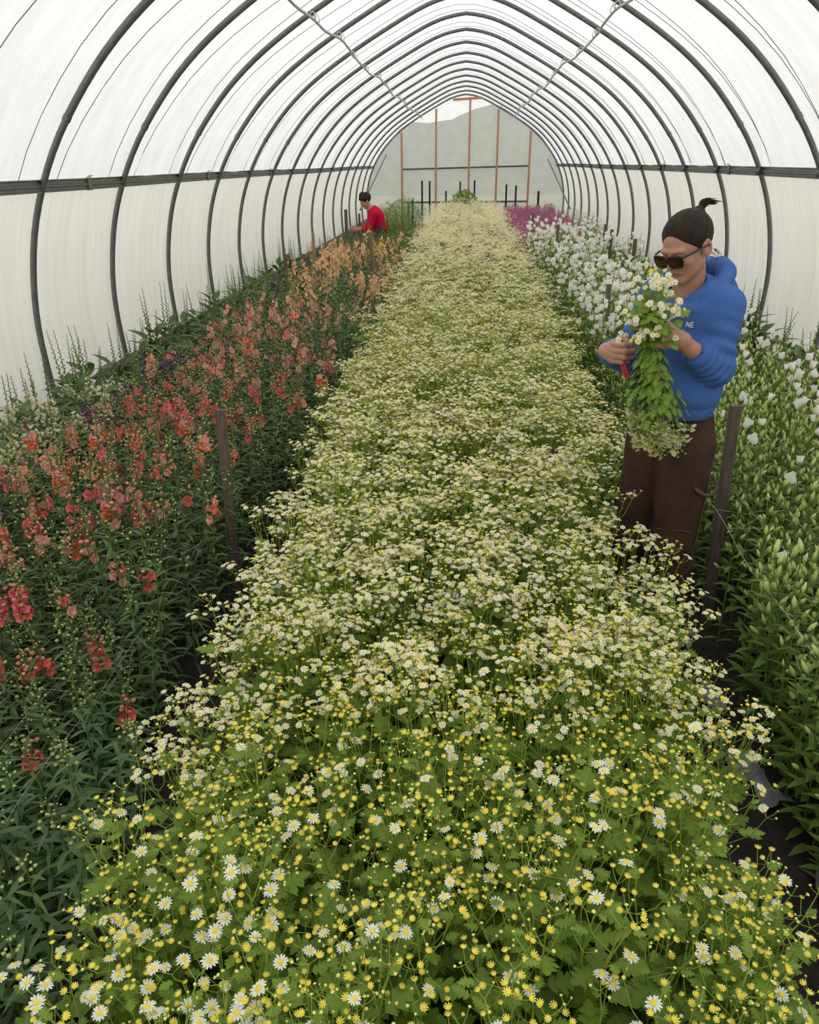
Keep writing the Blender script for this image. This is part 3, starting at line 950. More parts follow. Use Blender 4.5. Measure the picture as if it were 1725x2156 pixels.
def build_snap(seed, H, tier, bloom, pmats, nstem=4, name='snapdragon_plant'):
    st, lv, bl, gb, pb = snap(seed, H, tier, bloom, nstem)
    r = np.random.RandomState(seed + 7)
    root = empty(name, (0, 0, 0), 'x', 'plant')
    st.obj('stem', [S_STEM], root)
    if tier == 0:
        for (p, R, L, k) in lv: place('leaf', me_sl[k], root, R, p, L)
        if bl:
            mes = []
            for q, pm in enumerate(pmats):
                m_ = MB(); m_.addt(T_FL[q % 4]); mes.append(m_.mesh('blossom', [pm]))
            for (p, R, s) in bl: place('blossom', mes[r.randint(len(mes))], root, R, p, s)
    else:
        lb = MB(); T = T_SL if tier == 1 else T_SL_LO
        for (p, R, L, k) in lv: lb.addt(T[k % len(T)], R, p, L * (1 if tier == 1 else 1.2), r.uniform(-.25, .25))
        tag(lb.obj('foliage', [S_LEAF], root), kind='stuff')
        if bl:
            fb = MB(); T = T_FL if tier == 1 else T_FLO
            for (p, R, s) in bl:
                tp = T[r.randint(len(T))]; mi = r.randint(len(pmats))
                fb.addt((tp[0], tp[1], [np.full(len(f), mi) for f in tp[1]], tp[3]), R, p, s * (1.2 if tier == 1 else (1.3 if H < .95 else 1.3)))
            tag(fb.obj('blossoms', pmats, root), kind='stuff')
    bb = MB()
    for (p, R, s) in gb: bb.addt(T_GB, R, p, s, r.uniform(-.2, .2))
    for (p, R, s) in pb: bb.addt(T_PB, R, p, s, r.uniform(-.3, .3))
    if bb.V: tag(bb.obj('buds', [S_STEM, S_BUD, S_PINKBUD if pmats[0] is not P_PEACH else P_PEACH], root), kind='stuff')
    note_kids(root)
    return root

reds = [P_CORAL, P_PINK, P_ORANGE, P_SALMON]
SN0L = [build_snap(1000 + k, .62, 0, .10, [P_CORAL], 4) for k in range(3)]
SN0F = [build_snap(1010 + k, .80, 0, 1.0, [(P_CORAL, P_CORAL, P_PINK), (P_PINK, P_CORAL), (P_ORANGE, P_CORAL)][k], 4) for k in range(3)]
SN1 = [build_snap(1020 + k, .86, 1, .72, [(P_CORAL, P_SALMON), (P_PINK, P_CORAL), (P_SALMON, P_ORANGE), (P_CORAL, P_PINK), (P_SALMON,)][k], 4) for k in range(5)]
SN1D = [build_snap(1035 + k, .80, 1, .12, [P_CORAL], 4) for k in range(2)]
SN2 = [build_snap(1040 + k, .90, 2, .8, [(P_CORAL,), (P_PINK, P_SALMON), (P_SALMON,)][k], 4) for k in range(3)]
SN3 = [build_snap(1050 + k, .98, 2, 1.0, [P_PEACH], 5) for k in range(3)]
SNY = build_snap(1060, 1.02, 2, 1.0, [P_YELLOW], 2)
SNG = [build_snap(1070 + k, .86, 2, 0, [P_CORAL], 5) for k in range(2)]

y = .75
row = 0
cnt = 0
while y < 14.6:
    st = .185 if y < 4 else (.21 if y < 7 else .27)
    xl, xr = -1.90, -.93
    xr = float(np.interp(y, [1.2, 1.8, 3.4, 4.5], [-.86, -1.06, -1.06, -.93]))
    n = int(round((xr - xl) / st)) + 1
    row += 1
    for k in range(n):
        x = xl + (xr - xl) * k / (n - 1) + rs.uniform(-.03, .03); yy = y + rs.uniform(-.03, .03)
        pos = where(k, n, row, 'left bed')
        if abs(x + 1.0) < .05 and abs(yy - 3.0) < .07: continue
        if math.hypot(x + 1.58, yy - 14.45) < .3: continue
        szz = 1.0
        if yy < 2.1:
            fl = (yy > 1.5 and rs.rand() < .28) or (yy > 1.75 and x < -1.2 and rs.rand() < .5)
            if fl: p = SN0F[rs.randint(3)]; lab = 'coral snapdragon'; szz = .90
            else: p = SN0L[rs.randint(3)]; lab = 'leafy snapdragon'; szz = .86 + .12 * (yy / 2)
        elif yy < 4.8:
            pr = np.interp(x, [-1.7, -1.25, -1.0], [.9, .62, .12])
            if rs.rand() < pr: p = SN1[rs.randint(5)]; lab = 'coral pink snapdragon'
            else: p = SN1D[rs.randint(2)]; lab = 'green snapdragon'; szz = .95
        elif yy < 6.9:
            if rs.rand() < np.interp(x, [-1.7, -1.2, -1.0], [.85, .6, .15]): p = SN2[rs.randint(3)]; lab = 'coral snapdragon'
            else: p = SNG[rs.randint(2)]; lab = 'green snapdragon'
        elif yy < 12.4:
            if k == n - 2 and yy > 11.2 and 'yel' not in used:
                used.add('yel'); p = SNY; lab = 'bright yellow snapdragon among peach ones'
            elif rs.rand() < np.interp(x, [-1.6, -1.0], [.62, .42]): p = SN3[rs.randint(3)]; lab = 'peach snapdragon'; szz = np.interp(yy, [7, 10], [.84, .95])
            else: p = SNG[rs.randint(2)]; lab = 'green snapdragon'
        else:
            p = SNG[rs.randint(2)]; lab = 'grey green flowerless snapdragon'; szz = .95
        cnt += 1
        put(p, (x, yy, 0), rs.uniform(0, 6.28), float(rs.uniform(.92, 1.05)), lab + ', ' + pos, None if p is SNY else 'snapdragons of the left bed', szz * float(rs.uniform(.9, 1.08)))
    y += st * (1.0 if y < 5 else 1.12)
print('snap count', cnt)

# ---------------------------------------------------------------- campanulas (canterbury bells)
T_CL = [leaf_lance(1.0, .24, 3, .30), leaf_lance(1.0, .30, 3, .45)]
me_cleaf = []
for k in range(2):
    m_ = MB(); m_.addt(T_CL[k]); me_cleaf.append(m_.mesh('leaf', [C_LEAF]))
def bell(R=.017, L=.036, detail=2):
    mb = MB(); na = 15 if detail >= 2 else 10
    V = []; T = []
    prof = ((0, .18), (.12, .62), (.45, .80), (.78, .84), (1.0, 1.15)) if detail >= 2 else ((0, .2), (.3, .8), (.8, .85), (1, 1.2))
    for i, (t, rr) in enumerate(prof):
        for j in range(na):
            a = 2 * PI * j / na
            lob = .13 * math.cos(5 * a) if t == 1.0 else 0
            V.append((R * (rr + lob) * math.cos(a), R * (rr + lob) * math.sin(a), L * (t - (.10 * (1 - math.cos(5 * a)) * .5 if t == 1 else 0)))); T.append(.3 + .7 * t)
    mb.add(V, grid_faces(len(prof), na, True), 2, np.array(T))
    for k in range(5):
        a = 2 * PI * k / 5
        P = np.array([(.002, -.003, -.001), (.002, .003, -.001), (.0125, 0, .012)])
        mb.add(P @ rotz(a).T, [(0, 1, 2)], 1, .2)
    return mb.tpl()
def cbud(r=.0072, L=.036, detail=2):
    mb = MB(); na = 10 if detail >= 2 else 6
    V = []; T = []
    prof = ((0, .3), (.18, .85), (.45, 1.0), (.75, .62), (1.0, .06)) if detail >= 2 else ((0, .35), (.35, 1), (1, .08))
    for (t, rr) in prof:
        for j in range(na):
            a = 2 * PI * j / na; rib = 1.0 if j % 2 else .80
            V.append((r * rr * rib * math.cos(a), r * rr * rib * math.sin(a), L * t)); T.append((.85 if j % 2 else .25) * .7 + .3 * t)
    mb.add(V, grid_faces(len(prof), na, True), 1, np.array(T))
    for k in range(5):
        a = 2 * PI * k / 5 + .3
        P = np.array([(.002, -.0032, -.001), (.002, .0032, -.001), (.0105, 0, .016)])
        mb.add(P @ rotz(a).T, [(0, 1, 2)], 1, .1)
    return mb.tpl()
T_BELL, T_BELL_LO = bell(), bell(.019, .034, 1)
T_CB, T_CB2, T_CB_LO = cbud(), cbud(.009, .045), cbud(.0085, .036, 1)
CM = [C_STEM, C_BUD, C_BELL]
m_ = MB(); m_.addt(T_BELL); me_bell = m_.mesh('bell_flower', CM)
m_ = MB(); m_.addt(T_CB); me_cb = m_.mesh('bud', CM)
m_ = MB(); m_.addt(T_CB2); me_cb2 = m_.mesh('bud', CM)

def build_camp(seed, H, tier, nbell, nstem=4, budk=1.0):
    r = np.random.RandomState(seed)
    root = empty('bellflower_plant', (0, 0, 0), 'x', 'plant')
    st = MB(); lb = MB(); fb = MB(); leaves = []
    bells = []; buds = []
    for s in range(nstem):
        a = 2 * PI * s / nstem + r.uniform(-.5, .5); d0 = r.uniform(.01, .08); h = H * r.uniform(.82, 1.06)
        base = np.array([math.cos(a) * d0, math.sin(a) * d0, 0]); lean = np.array([math.cos(a), math.sin(a), 0]) * r.uniform(0, .07)
        def P(t): return base + lean * t ** 1.5 + np.array([0, 0, h * t])
        tube(st, [P(t) for t in np.linspace(0, 1, 5)], np.linspace(.0045, .002, 5), 5 if tier == 0 else 3, 0, .4)
        for k in range((26, 18, 8)[tier]):
            t = .06 + .86 * k / (26, 18, 8)[tier]; az = k * 2.4 + r.uniform(-.3, .3); L = (.095 - .05 * t) * r.uniform(.8, 1.2)
            leaves.append((P(t), frame_x((math.cos(az), math.sin(az), r.uniform(.1, .9)), (r.uniform(-.2, .2), r.uniform(-.2, .2), 1)), L, r.randint(2)))
        nb = (12, 10, 7)[tier] if budk >= 1 else 5
        for k in range(nb):
            f = k / (nb - 1); t = .50 + .50 * f; az = k * 2.4 + r.uniform(-.4, .4)
            el = .9 + 2.0 * f; e = .05 * (1 - .7 * f) + .01
            d = np.array([math.cos(az), math.sin(az), el]); d /= np.linalg.norm(d)
            p = P(t); q = p + d * e
            tube(st, [p, (p + q) / 2 + np.array([math.cos(az), math.sin(az), 0]) * .006, q], .0013, 3, 0, .6)
            bd = d + np.array([r.uniform(-.3, .3), r.uniform(-.3, .3), 0])
            buds.append([q, bd, r.uniform(.75, 1.12)])
    idx = r.permutation(len(buds))
    # open bells first among the upper buds
    idx = sorted(idx, key=lambda i: -buds[i][0][2] + r.uniform(0, .25))
    for c, i in enumerate(idx):
        q, bd, s = buds[i]
        if c < nbell: bells.append((q, frame_z(bd * np.array([1.2, 1.2, .9])), s * 1.15))
        else: fb_t = (q, frame_z(bd), s); bells.append(None); leaves.append(None); leaves.pop(); bells.pop(); buds[i] = fb_t
    budl = [buds[i] for i in idx[nbell:]]
    st.obj('stem', [C_STEM], root)
    if tier == 0:
        for (p, R, L, k) in leaves: place('leaf', me_cleaf[k], root, R, p, L)
        for (p, R, s) in budl: place('bud', me_cb if r.rand() < .6 else me_cb2, root, R, p, s)
        for (p, R, s) in bells: place('bell_flower', me_bell, root, R, p, s)
    else:
        for (p, R, L, k) in leaves: lb.addt(T_CL[k], R, p, L * (1 if tier == 1 else 1.2), r.uniform(-.25, .25))
        tag(lb.obj('foliage', [C_LEAF], root), kind='stuff')
        T = T_CB if tier == 1 else T_CB_LO
        for (p, R, s) in budl: fb.addt(T, R, p, s, r.uniform(-.15, .15))
        tag(fb.obj('buds', CM, root), kind='stuff')
        if tier == 1:
            for (p, R, s) in bells: place('bell_flower', me_bell, root, R, p, s)
        elif bells:
            wb = MB()
            for (p, R, s) in bells: wb.addt(T_BELL_LO, R, p, s * 1.1)
            tag(wb.obj('bell_flowers', CM, root), kind='stuff')
    note_kids(root)
    return root
C0 = [build_camp(2000 + k, .70, 0, [0, 1][k], 4) for k in range(2)]
C0L = [build_camp(2010 + k, .52, 0, 0, 4, .4) for k in range(2)]
C1 = [build_camp(2020 + k, .80, 1, [0, 0, 2][k], 4) for k in range(3)]
C1W = [build_camp(2030 + k, .84, 1, 7, 4) for k in range(2)]
C2 = [build_camp(2040 + k, .86, 2, [0, 2][k], 4) for k in range(2)]
C2W = [build_camp(2050 + k, .92, 2, [7, 9, 5][k], 4) for k in range(3)]
PK = [build_snap(1090 + k, 1.0, 2, .95, [P_MAG], 5, 'pink_flower_plant') for k in range(2)]
y = 1.02
row = 0
cnt = 0
while y < 20.5:
    st = .17 if y < 4 else (.185 if y < 8 else .24)
    xl, xr = float(np.interp(y, [1.2, 2.0, 2.6, 3.4, 4.2, 8], [1.10, 1.12, 1.18, 1.18, 1.06, 1.08])), 2.05
    n = int(round((xr - xl) / st)) + 1
    row += 1
    for k in range(n):
        x = xl + (xr - xl) * k / (n - 1) + rs.uniform(-.03, .03); yy = y + rs.uniform(-.03, .03)
        if abs(yy - 2.9) < .08 and x < 1.2: continue
        pos = ', ' + where(k, n, row, 'right bed')
        szz = 1
        if yy < 2.5:
            if yy < 1.75: p = C0L[rs.randint(2)]; lab = 'low leafy bellflower' + pos
            else: p = C0[rs.randint(2)]; lab = 'bellflower with pale buds' + pos; szz = .95
        elif yy < 5.6:
            w = rs.rand() < (.05 if yy < 4.6 else .3) 
            p = C1W[rs.randint(2)] if w else C1[rs.randint(3)]
            lab = ('white-belled bellflower' if w else 'green-budded bellflower') + pos
        elif yy < 13.2:
            w = rs.rand() < np.interp(x, [1.2, 1.7, 2.0], [.85, .45, .06]) if yy < 9.5 else rs.rand() < .85
            p = C2W[rs.randint(3)] if w else C2[rs.randint(2)]
            lab = ('white-belled bellflower' if w else 'green-budded bellflower') + pos
        else:
            if x > 1.85 and yy < 15: continue
            p = PK[rs.randint(2)]; lab = 'pink flowering plant' + pos; szz = .93
        cnt += 1
        put(p, (x, yy, 0), rs.uniform(0, 6.28), float(rs.uniform(.92, 1.06)), lab, 'pink flowers at the far right' if p in PK else 'bellflowers of the right bed', szz * float(rs.uniform(.92, 1.07)))
    y += st * (1.0 if y < 5 else 1.15)
print('camp', cnt)

# ---------------------------------------------------------------- foxgloves and companions along the curtains
T_FX = [leaf_lance(1.0, .42, 4, .35, .15)]
def tbell(R=.010, L=.038):
    mb = MB(); V = []; T = []
    for (t, rr) in ((0, .25), (.15, .65), (.7, 1.0), (1, 1.35)):
        for j in range(8):
            a = 2 * PI * j / 8; V.append((R * rr * math.cos(a), R * rr * math.sin(a), L * t)); T.append(.3 + .7 * t)
    mb.add(V, grid_faces(4, 8, True), 1, np.array(T)); return mb.tpl()
T_TB = tbell()
def build_fox(seed, H, pm, nsp, openn):
    r = np.random.RandomState(seed); root = empty('foxglove_plant', (0, 0, 0), 'x', 'plant')
    st = MB(); lb = MB(); fb = MB(); bb = MB()
    for k in range(40):
        az = k * 2.4; L = r.uniform(.10, .20)
        p = np.array([math.cos(az) * .05, math.sin(az) * .05, .02 + .012 * k])
        lb.addt(T_FX[0], frame_x((math.cos(az), math.sin(az), r.uniform(.4, 1.1))), p, L, r.uniform(-.3, .2))
    for s in range(nsp):
        a = r.uniform(0, 6.28); h = H * r.uniform(.75, 1.08)
        base = np.array([math.cos(a), math.sin(a), 0]) * .04; lean = np.array([math.cos(a), math.sin(a), 0]) * r.uniform(.0, .12)
        def P(t): return base + lean * t * t + np.array([0, 0, h * t])
        tube(st, [P(t) for t in np.linspace(0, 1, 7)], np.linspace(.006, .0015, 7), 5, 0, .2)
        for k in range(10):
            t = .1 + .045 * k; az = k * 2.4; lb.addt(T_FX[0], frame_x((math.cos(az), math.sin(az), .5)), P(t), r.uniform(.06, .11), r.uniform(-.3, .2))
        nb = 34; t_s = .50
        for k in range(nb):
            f = k / nb; t = t_s + (1 - t_s) * f; az = k * 2.4
            if f < openn:
                d = np.array([math.cos(az), math.sin(az), -.55]); s_ = 1.05 - .4 * f
                if r.rand() < .75: fb.addt(T_TB, frame_z(d), P(t), s_)
            else:
                d = np.array([math.cos(az), math.sin(az), .2]); bb.addt(T_GB, frame_z(d), P(t) + d * .004, 1.6 * (1.25 - f))
    st.obj('stem', [S_STEM], root)
    tag(lb.obj('foliage', [S_LEAF], root), kind='stuff')
    if fb.V: tag(fb.obj('bells', [pm, pm], root), kind='stuff')
    tag(bb.obj('buds', [S_LEAF, FXB], root), kind='stuff')
    note_kids(root); return root
FXB = plant('foxglove_bud', (.07, .11, .04), (.20, .27, .09), .15)
FC = [build_fox(3000 + k, .80, P_CREAM, 3, [.45, .15, .6][k]) for k in range(3)]
FP = [build_fox(3010 + k, .78, P_MAUVE, 3, [.5, .3][k]) for k in range(2)]
FG = [build_fox(3020 + k, .80, P_CREAM, 3, 0) for k in range(2)]
y = 2.45; row = 0
while y < 12.4:
    row += 1
    for x in (-2.66, -2.30):
        p = FC[rs.randint(3)] if y < 5.2 else FG[rs.randint(2)]
        put(p, (x + rs.uniform(-.08, .08), y + rs.uniform(-.06, .06), 0), rs.uniform(0, 6.28), float(rs.uniform(.9, 1.1)),
            '%s foxglove, %s, %s from the camera by the left curtain' % ('cream' if y < 5.2 else 'green unopened', 'curtain side' if x < -2.5 else 'bed side', nth(row)), 'foxgloves along the left curtain', float(rs.uniform(.75, 1.1)))
    y += .27 if y < 6 else .36
y = 3.1; row = 0
while y < 13.2:
    row += 1
    for x in (2.36, 2.68):
        if x < 2.5 and y < 3.5: continue
        p = FP[rs.randint(2)] if (y < 6 and rs.rand() < .6) else FG[rs.randint(2)]
        put(p, (x + rs.uniform(-.06, .06), y + rs.uniform(-.1, .1), 0), rs.uniform(0, 6.28), float(rs.uniform(.9, 1.1)), '%s foxglove, %s, %s from the camera by the right curtain' % ('mauve' if p in FP else 'green unopened', 'curtain side' if x > 2.5 else 'bed side', nth(row)), 'foxgloves along the right curtain', float(rs.uniform(.75, 1.05)))
    y += .36
# purple stock between snapdragons and foxgloves
def build_purple(seed):
    r = np.random.RandomState(seed); root = empty('purple_flower_plant', (0, 0, 0), 'x', 'plant')
    st = MB(); lb = MB(); fb = MB()
    for s in range(5):
        a = r.uniform(0, 6.28); h = r.uniform(.42, .62); b = np.array([math.cos(a), math.sin(a), 0]) * r.uniform(.01, .08)
        tube(st, [b, b * 1.2 + np.array([0, 0, h])], [.004, .002], 4, 0, .3)
        for k in range(12):
            az = k * 2.4; lb.addt(T_SL[k % 3], frame_x((math.cos(az), math.sin(az), .5)), b + np.array([0, 0, h * (.1 + .06 * k)]), .07, r.uniform(-.2, .2))
        for k in range(16):
            az = k * 2.4; d = np.array([math.cos(az), math.sin(az), .5])
            tp = T_FLO[k % 2]; fb.addt((tp[0], tp[1], [np.zeros(len(f), int) for f in tp[1]], tp[3]), frame_z(d), b * 1.2 + d * .02 + np.array([0, 0, h - .005 * k]), .7)
    st.obj('stem', [S_STEM], root); tag(lb.obj('foliage', [S_LEAF], root), kind='stuff'); tag(fb.obj('blossoms', [P_PURP], root), kind='stuff')
    note_kids(root); return root
PU = [build_purple(3100 + k) for k in range(2)]
for i_, (x, y) in enumerate([(-2.02, 2.9), (-2.06, 3.2), (-2.0, 3.9), (-2.08, 4.15), (-2.1, 4.5), (-2.05, 4.9), (-2.0, 5.3), (-2.2, 5.6), (-2.0, 6.4), (-2.1, 7.2), (-2.02, 8.2), (-2.15, 8.9), (-2.0, 9.4), (-2.1, 9.9), (-1.98, 10.5), (-2.15, 11.0), (-2.0, 11.6)]):
    put(PU[rs.randint(2)], (x, y, 0), rs.uniform(0, 6.28), 1.0, 'dark purple flowering plant left of the snapdragons, %s from the camera' % nth(i_ + 1), 'purple flowers at the left', float(rs.uniform(.85, 1.2)))
for i_, (x, y) in enumerate([(2.3, 2.9), (2.25, 3.5), (2.35, 4.2)]):
    put(PU[rs.randint(2)], (x, y, 0), rs.uniform(0, 6.28), 1.0, 'dark purple flowering plant right of the bellflowers, %s from the camera' % nth(i_ + 1), 'purple flowers at the right', .8)
# grey green bushes at the far right, and dark filler foliage along the right curtain
def bush(name, x, y, rx, ry, h, n, mats, lab, cat, lo=True, ls=(.02, .035)):
    mb = MB(); r = np.random.RandomState(int(x * 100 + y * 10) % 9999)
    for k in range(60):
        a = r.uniform(0, 6.28); d = r.uniform(0, 1); tip = np.array([rx * d * math.cos(a), ry * d * math.sin(a), h * (1 - .35 * d * d) * r.uniform(.8, 1)])
        tube(mb, [(tip[0] * .3, tip[1] * .3, 0), (tip[0] * .7, tip[1] * .7, tip[2] * .6), tip], [.004, .003, .0015], 3, 0, .3)
    for k in range(n):
        a = r.uniform(0, 6.28); d = math.sqrt(r.uniform(0, 1)); zz = h * (1 - .4 * d * d) * (1 - .75 * r.uniform(0, 1) ** 2.0)
        mb.addt(T_SL_LO[0], frame_x((r.normal(), r.normal(), r.uniform(-.2, 1.2))), (rx * d * math.cos(a), ry * d * math.sin(a), zz), r.uniform(*ls) * 1.6, r.uniform(-.5, .5))
    o = mb.obj(name, mats); o.location = (x, y, 0)
    return tag(o, lab, cat)
for i, (x, y) in enumerate(((2.1, 13.9), (2.3, 15.0), (2.2, 16.4), (1.9, 18.2))):
    tag(bush('silvery_bush', x, y, .38, .5, 1.0, 1600, [GREY_F], ['silvery grey bush, nearest of the four at the far right', 'silvery grey bush, second of four at the far right', 'silvery grey bush, third of four at the far right', 'silvery grey bush, farthest of four at the far right'][i], 'bush'), group='silvery bushes at the far right')
for i, (x, y) in enumerate(((-1.45, 15.6), (-1.6, 17.4), (-1.45, 19.2), (-1.45, 21.0))):
    tag(bush('grey_green_bush', x, y, .55, .7, 1.08, 1900, [G_LEAF], ['grey green bush behind the peach snapdragons, nearest of four', 'grey green bush on the far left, second of four', 'grey green bush on the far left, third of four', 'grey green bush on the far left, against the dark posts'][i], 'bush', ls=(.03, .05)), group='grey green bushes far left')

for q in (protos[0] + protos[1] + protos[2] + protos['t'] + protos['g'] + protos['d'] + SN0L + SN0F + SN1 + SN1D + SN2 + SN3 + [SNY] + SNG + C0 + C0L + C1 + C1W + C2 + C2W + PK + FC + FP + FG + PU):
    if q.name not in used:
        for ch in list(q.children): bpy.data.objects.remove(ch)
        bpy.data.objects.remove(q)
# fallen strips of grey mulch film on the right path
for i, (x, y, w, l, rz) in enumerate(((1.0, 1.95, .10, .34, .3), (1.08, 1.50, .12, .40, -.2), (.98, 2.35, .09, .25, .1), (1.02, 1.15, .10, .3, .15), (.98, 2.75, .08, .2, -.4))):
    mb = MB(); nx_, ny_ = 6, 14; V = []
    for j in range(ny_):
        for k in range(nx_):
            u = k / (nx_ - 1) - .5; v = j / (ny_ - 1) - .5
            V.append((u * w * (1 + .25 * math.sin(v * 9 + i)), v * l + .02 * math.sin(u * 8), .012 + .012 * math.sin(u * 9 + v * 14 + i) * math.cos(v * 21)))
    mb.add(V, grid_faces(ny_, nx_), 0)
    o = mb.obj('mulch_film_strip', [M_mulch]); o.scale = (.8, .7, 1); o.location = (x, y, .02 + .0 * i); o.rotation_euler = (0, 0, rz)
    tag(o, ['torn grey mulch film strip on the right path beside the leafy bellflowers', 'grey mulch film strip on the right path, nearest but one', 'small grey film scrap on the right path near the stake', 'grey mulch film strip on the right path nearest the camera', 'small grey film scrap at the feet of the person in blue'][i], 'film strip', 'mulch film strips on the right path')

# support netting stretched over the side beds
def netting(x0, x1, y0, y1, z, step, lab, rad=.0007):
    mb = MB(); r = np.random.RandomState(5)
    nx_ = int((x1 - x0) / step) + 1; ny_ = int((y1 - y0) / step) + 1
    def pt(i, j): return (x0 + i * step, y0 + j * step, z + .012 * math.sin(i * 2.1 + j * 1.3) + .01 * math.sin(j * .7))
    for i in range(nx_): tube(mb, [pt(i, j) for j in range(ny_)], rad, 3)
    for j in range(ny_): tube(mb, [pt(i, j) for i in range(nx_)], rad, 3)
    return tag(mb.obj('support_netting', [M_net]), lab, 'netting', 'netting over the side beds')
netting(1.06, 2.05, 1.2, 7.5, .55, .15, 'white square support netting stretched through the right bellflower bed')
netting(-1.95, -.96, 1.2, 7.5, .40, .15, 'white square support netting stretched through the left snapdragon bed', .0005)
# ---------------------------------------------------------------- people: signed-distance bodies meshed by surface nets
def surfnet(fn, lo, hi, h):
    lo = np.asarray(lo, float); n = np.ceil((np.asarray(hi) - lo) / h).astype(int) + 1
    ax = [lo[k] + h * np.arange(n[k]) for k in range(3)]
    G = np.stack(np.meshgrid(*ax, indexing='ij'), -1)
    D = fn(G.reshape(-1, 3)).reshape(n)
    S = D < 0
    c = np.zeros(n - 1, int)
    for i in (0, 1):
        for j in (0, 1):
            for k in (0, 1): c += S[i:n[0] - 1 + i, j:n[1] - 1 + j, k:n[2] - 1 + k]
    act = (c > 0) & (c < 8)
    idx = -np.ones(n - 1, int); ijk = np.argwhere(act); idx[act] = np.arange(len(ijk))
    acc = np.zeros((len(ijk), 3)); cnt = np.zeros(len(ijk))
    cor = [(i, j, k) for i in (0, 1) for j in (0, 1) for k in (0, 1)]
    for a in cor:
        for b in cor:
            if sum(b) - sum(a) == 1 and sum(abs(np.array(a) - b)) == 1:
                pa = ijk + a; pb = ijk + b
                da = D[pa[:, 0], pa[:, 1], pa[:, 2]]; db = D[pb[:, 0], pb[:, 1], pb[:, 2]]
                m = (da < 0) != (db < 0)
                t = np.where(m, da / np.where(m, da - db, 1), 0)
                acc += m[:, None] * (pa + t[:, None] * (np.array(b) - a)); cnt += m
    V = lo + h * acc / cnt[:, None]
    F = []
    for axis in range(3):
        o1, o2 = [(1, 2), (2, 0), (0, 1)][axis]
        sl0 = [slice(None)] * 3; sl1 = [slice(None)] * 3
        sl0[axis] = slice(0, n[axis] - 1); sl1[axis] = slice(1, n[axis])
        A = S[tuple(sl0)]; B = S[tuple(sl1)]
        e = np.argwhere(A != B)
        ok = (e[:, o1] > 0) & (e[:, o2] > 0) & (e[:, o1] < n[o1] - 1) & (e[:, o2] < n[o2] - 1)
        e = e[ok]; sg = A[e[:, 0], e[:, 1], e[:, 2]]
        u1 = np.zeros(3, int); u1[o1] = 1; u2 = np.zeros(3, int); u2[o2] = 1
        q = [e - u1 - u2, e - u2, e, e - u1]
        q = np.stack([idx[p[:, 0], p[:, 1], p[:, 2]] for p in q], 1)
        q[~sg] = q[~sg][:, ::-1]
        F.append(q)
    F = np.concatenate(F); F = F[(F >= 0).all(1)]
    return V, F

def cap(p, a, b, ra, rb):
    a = np.asarray(a, float); b = np.asarray(b, float); ab = b - a
    t = np.clip(((p - a) @ ab) / (ab @ ab), 0, 1)
    return np.linalg.norm(p - a - t[:, None] * ab, axis=1) - (ra + (rb - ra) * t)
def chain(p, pts, rad, k=.01):
    d = None
    for i in range(len(pts) - 1):
        e = cap(p, pts[i], pts[i + 1], rad[i], rad[i + 1])
        d = e if d is None else smin(d, e, k)
    return d
def ell(p, c, r, R=None):
    q = p - np.asarray(c)
    if R is not None: q = q @ R
    r = np.asarray(r, float)
    k0 = np.linalg.norm(q / r, axis=1); k1 = np.linalg.norm(q / (r * r), axis=1) + 1e-9
    return k0 * (k0 - 1) / k1
def smin(a, b, k):
    h = np.clip(.5 + .5 * (b - a) / k, 0, 1)
    return b + (a - b) * h - k * h * (1 - h)
def smax(a, b, k): return -smin(-a, -b, k)
def tor(p, c, R, r, n):
    q = (p - np.asarray(c)) @ frame_z(n)
    return np.sqrt((np.sqrt(q[:, 0] ** 2 + q[:, 1] ** 2) - R) ** 2 + q[:, 2] ** 2) - r
def roty(a):
    c, s = math.cos(a), math.sin(a)
    return np.array([[c, 0, s], [0, 1, 0], [-s, 0, c]])
def rotx(a):
    c, s = math.cos(a), math.sin(a)
    return np.array([[1, 0, 0], [0, c, -s], [0, s, c]])

SKIN = simple('skin', (.50, .255, .175), .5, spec=.4, noise=.12, nscale=30, bump=.03)
LIP = simple('lips', (.42, .15, .12), .45)
HAIR = simple('dark_brown_hair', (.040, .022, .016), .55, spec=.22, noise=.6, nscale=8, stretch=(3, 60, 3), bump=.5, col2=(.012, .008, .006))
HOOD = simple('blue_sweatshirt_cloth', (.070, .155, .43), .9, spec=.15, noise=.10, nscale=90, bump=.15)
TROU = simple('brown_canvas', (.072, .038, .030), .9, spec=.15, noise=.35, nscale=14, bump=.25)
SEAM = simple('trouser_seam', (.10, .055, .045), .9)
GLF = simple('dark_glasses_frame', (.012, .010, .010), .25)
GLL = simple('brown_lens', (.030, .008, .005), .12, spec=.45)
WHT = simple('white_print', (.75, .75, .78), .7)
TEAL = simple('teal_print', (.02, .42, .32), .7)
REDM = simple('red_handle', (.45, .015, .02), .45)
BLADE = simple('blade_steel', (.05, .05, .052), .35, .8)
RED = simple('red_shirt_cloth', (.52, .008, .045), .9, spec=.15)
BOOT = simple('dark_boot', (.03, .025, .02), .7)
SILV = simple('silver_hoop', (.6, .6, .6), .3, .9)

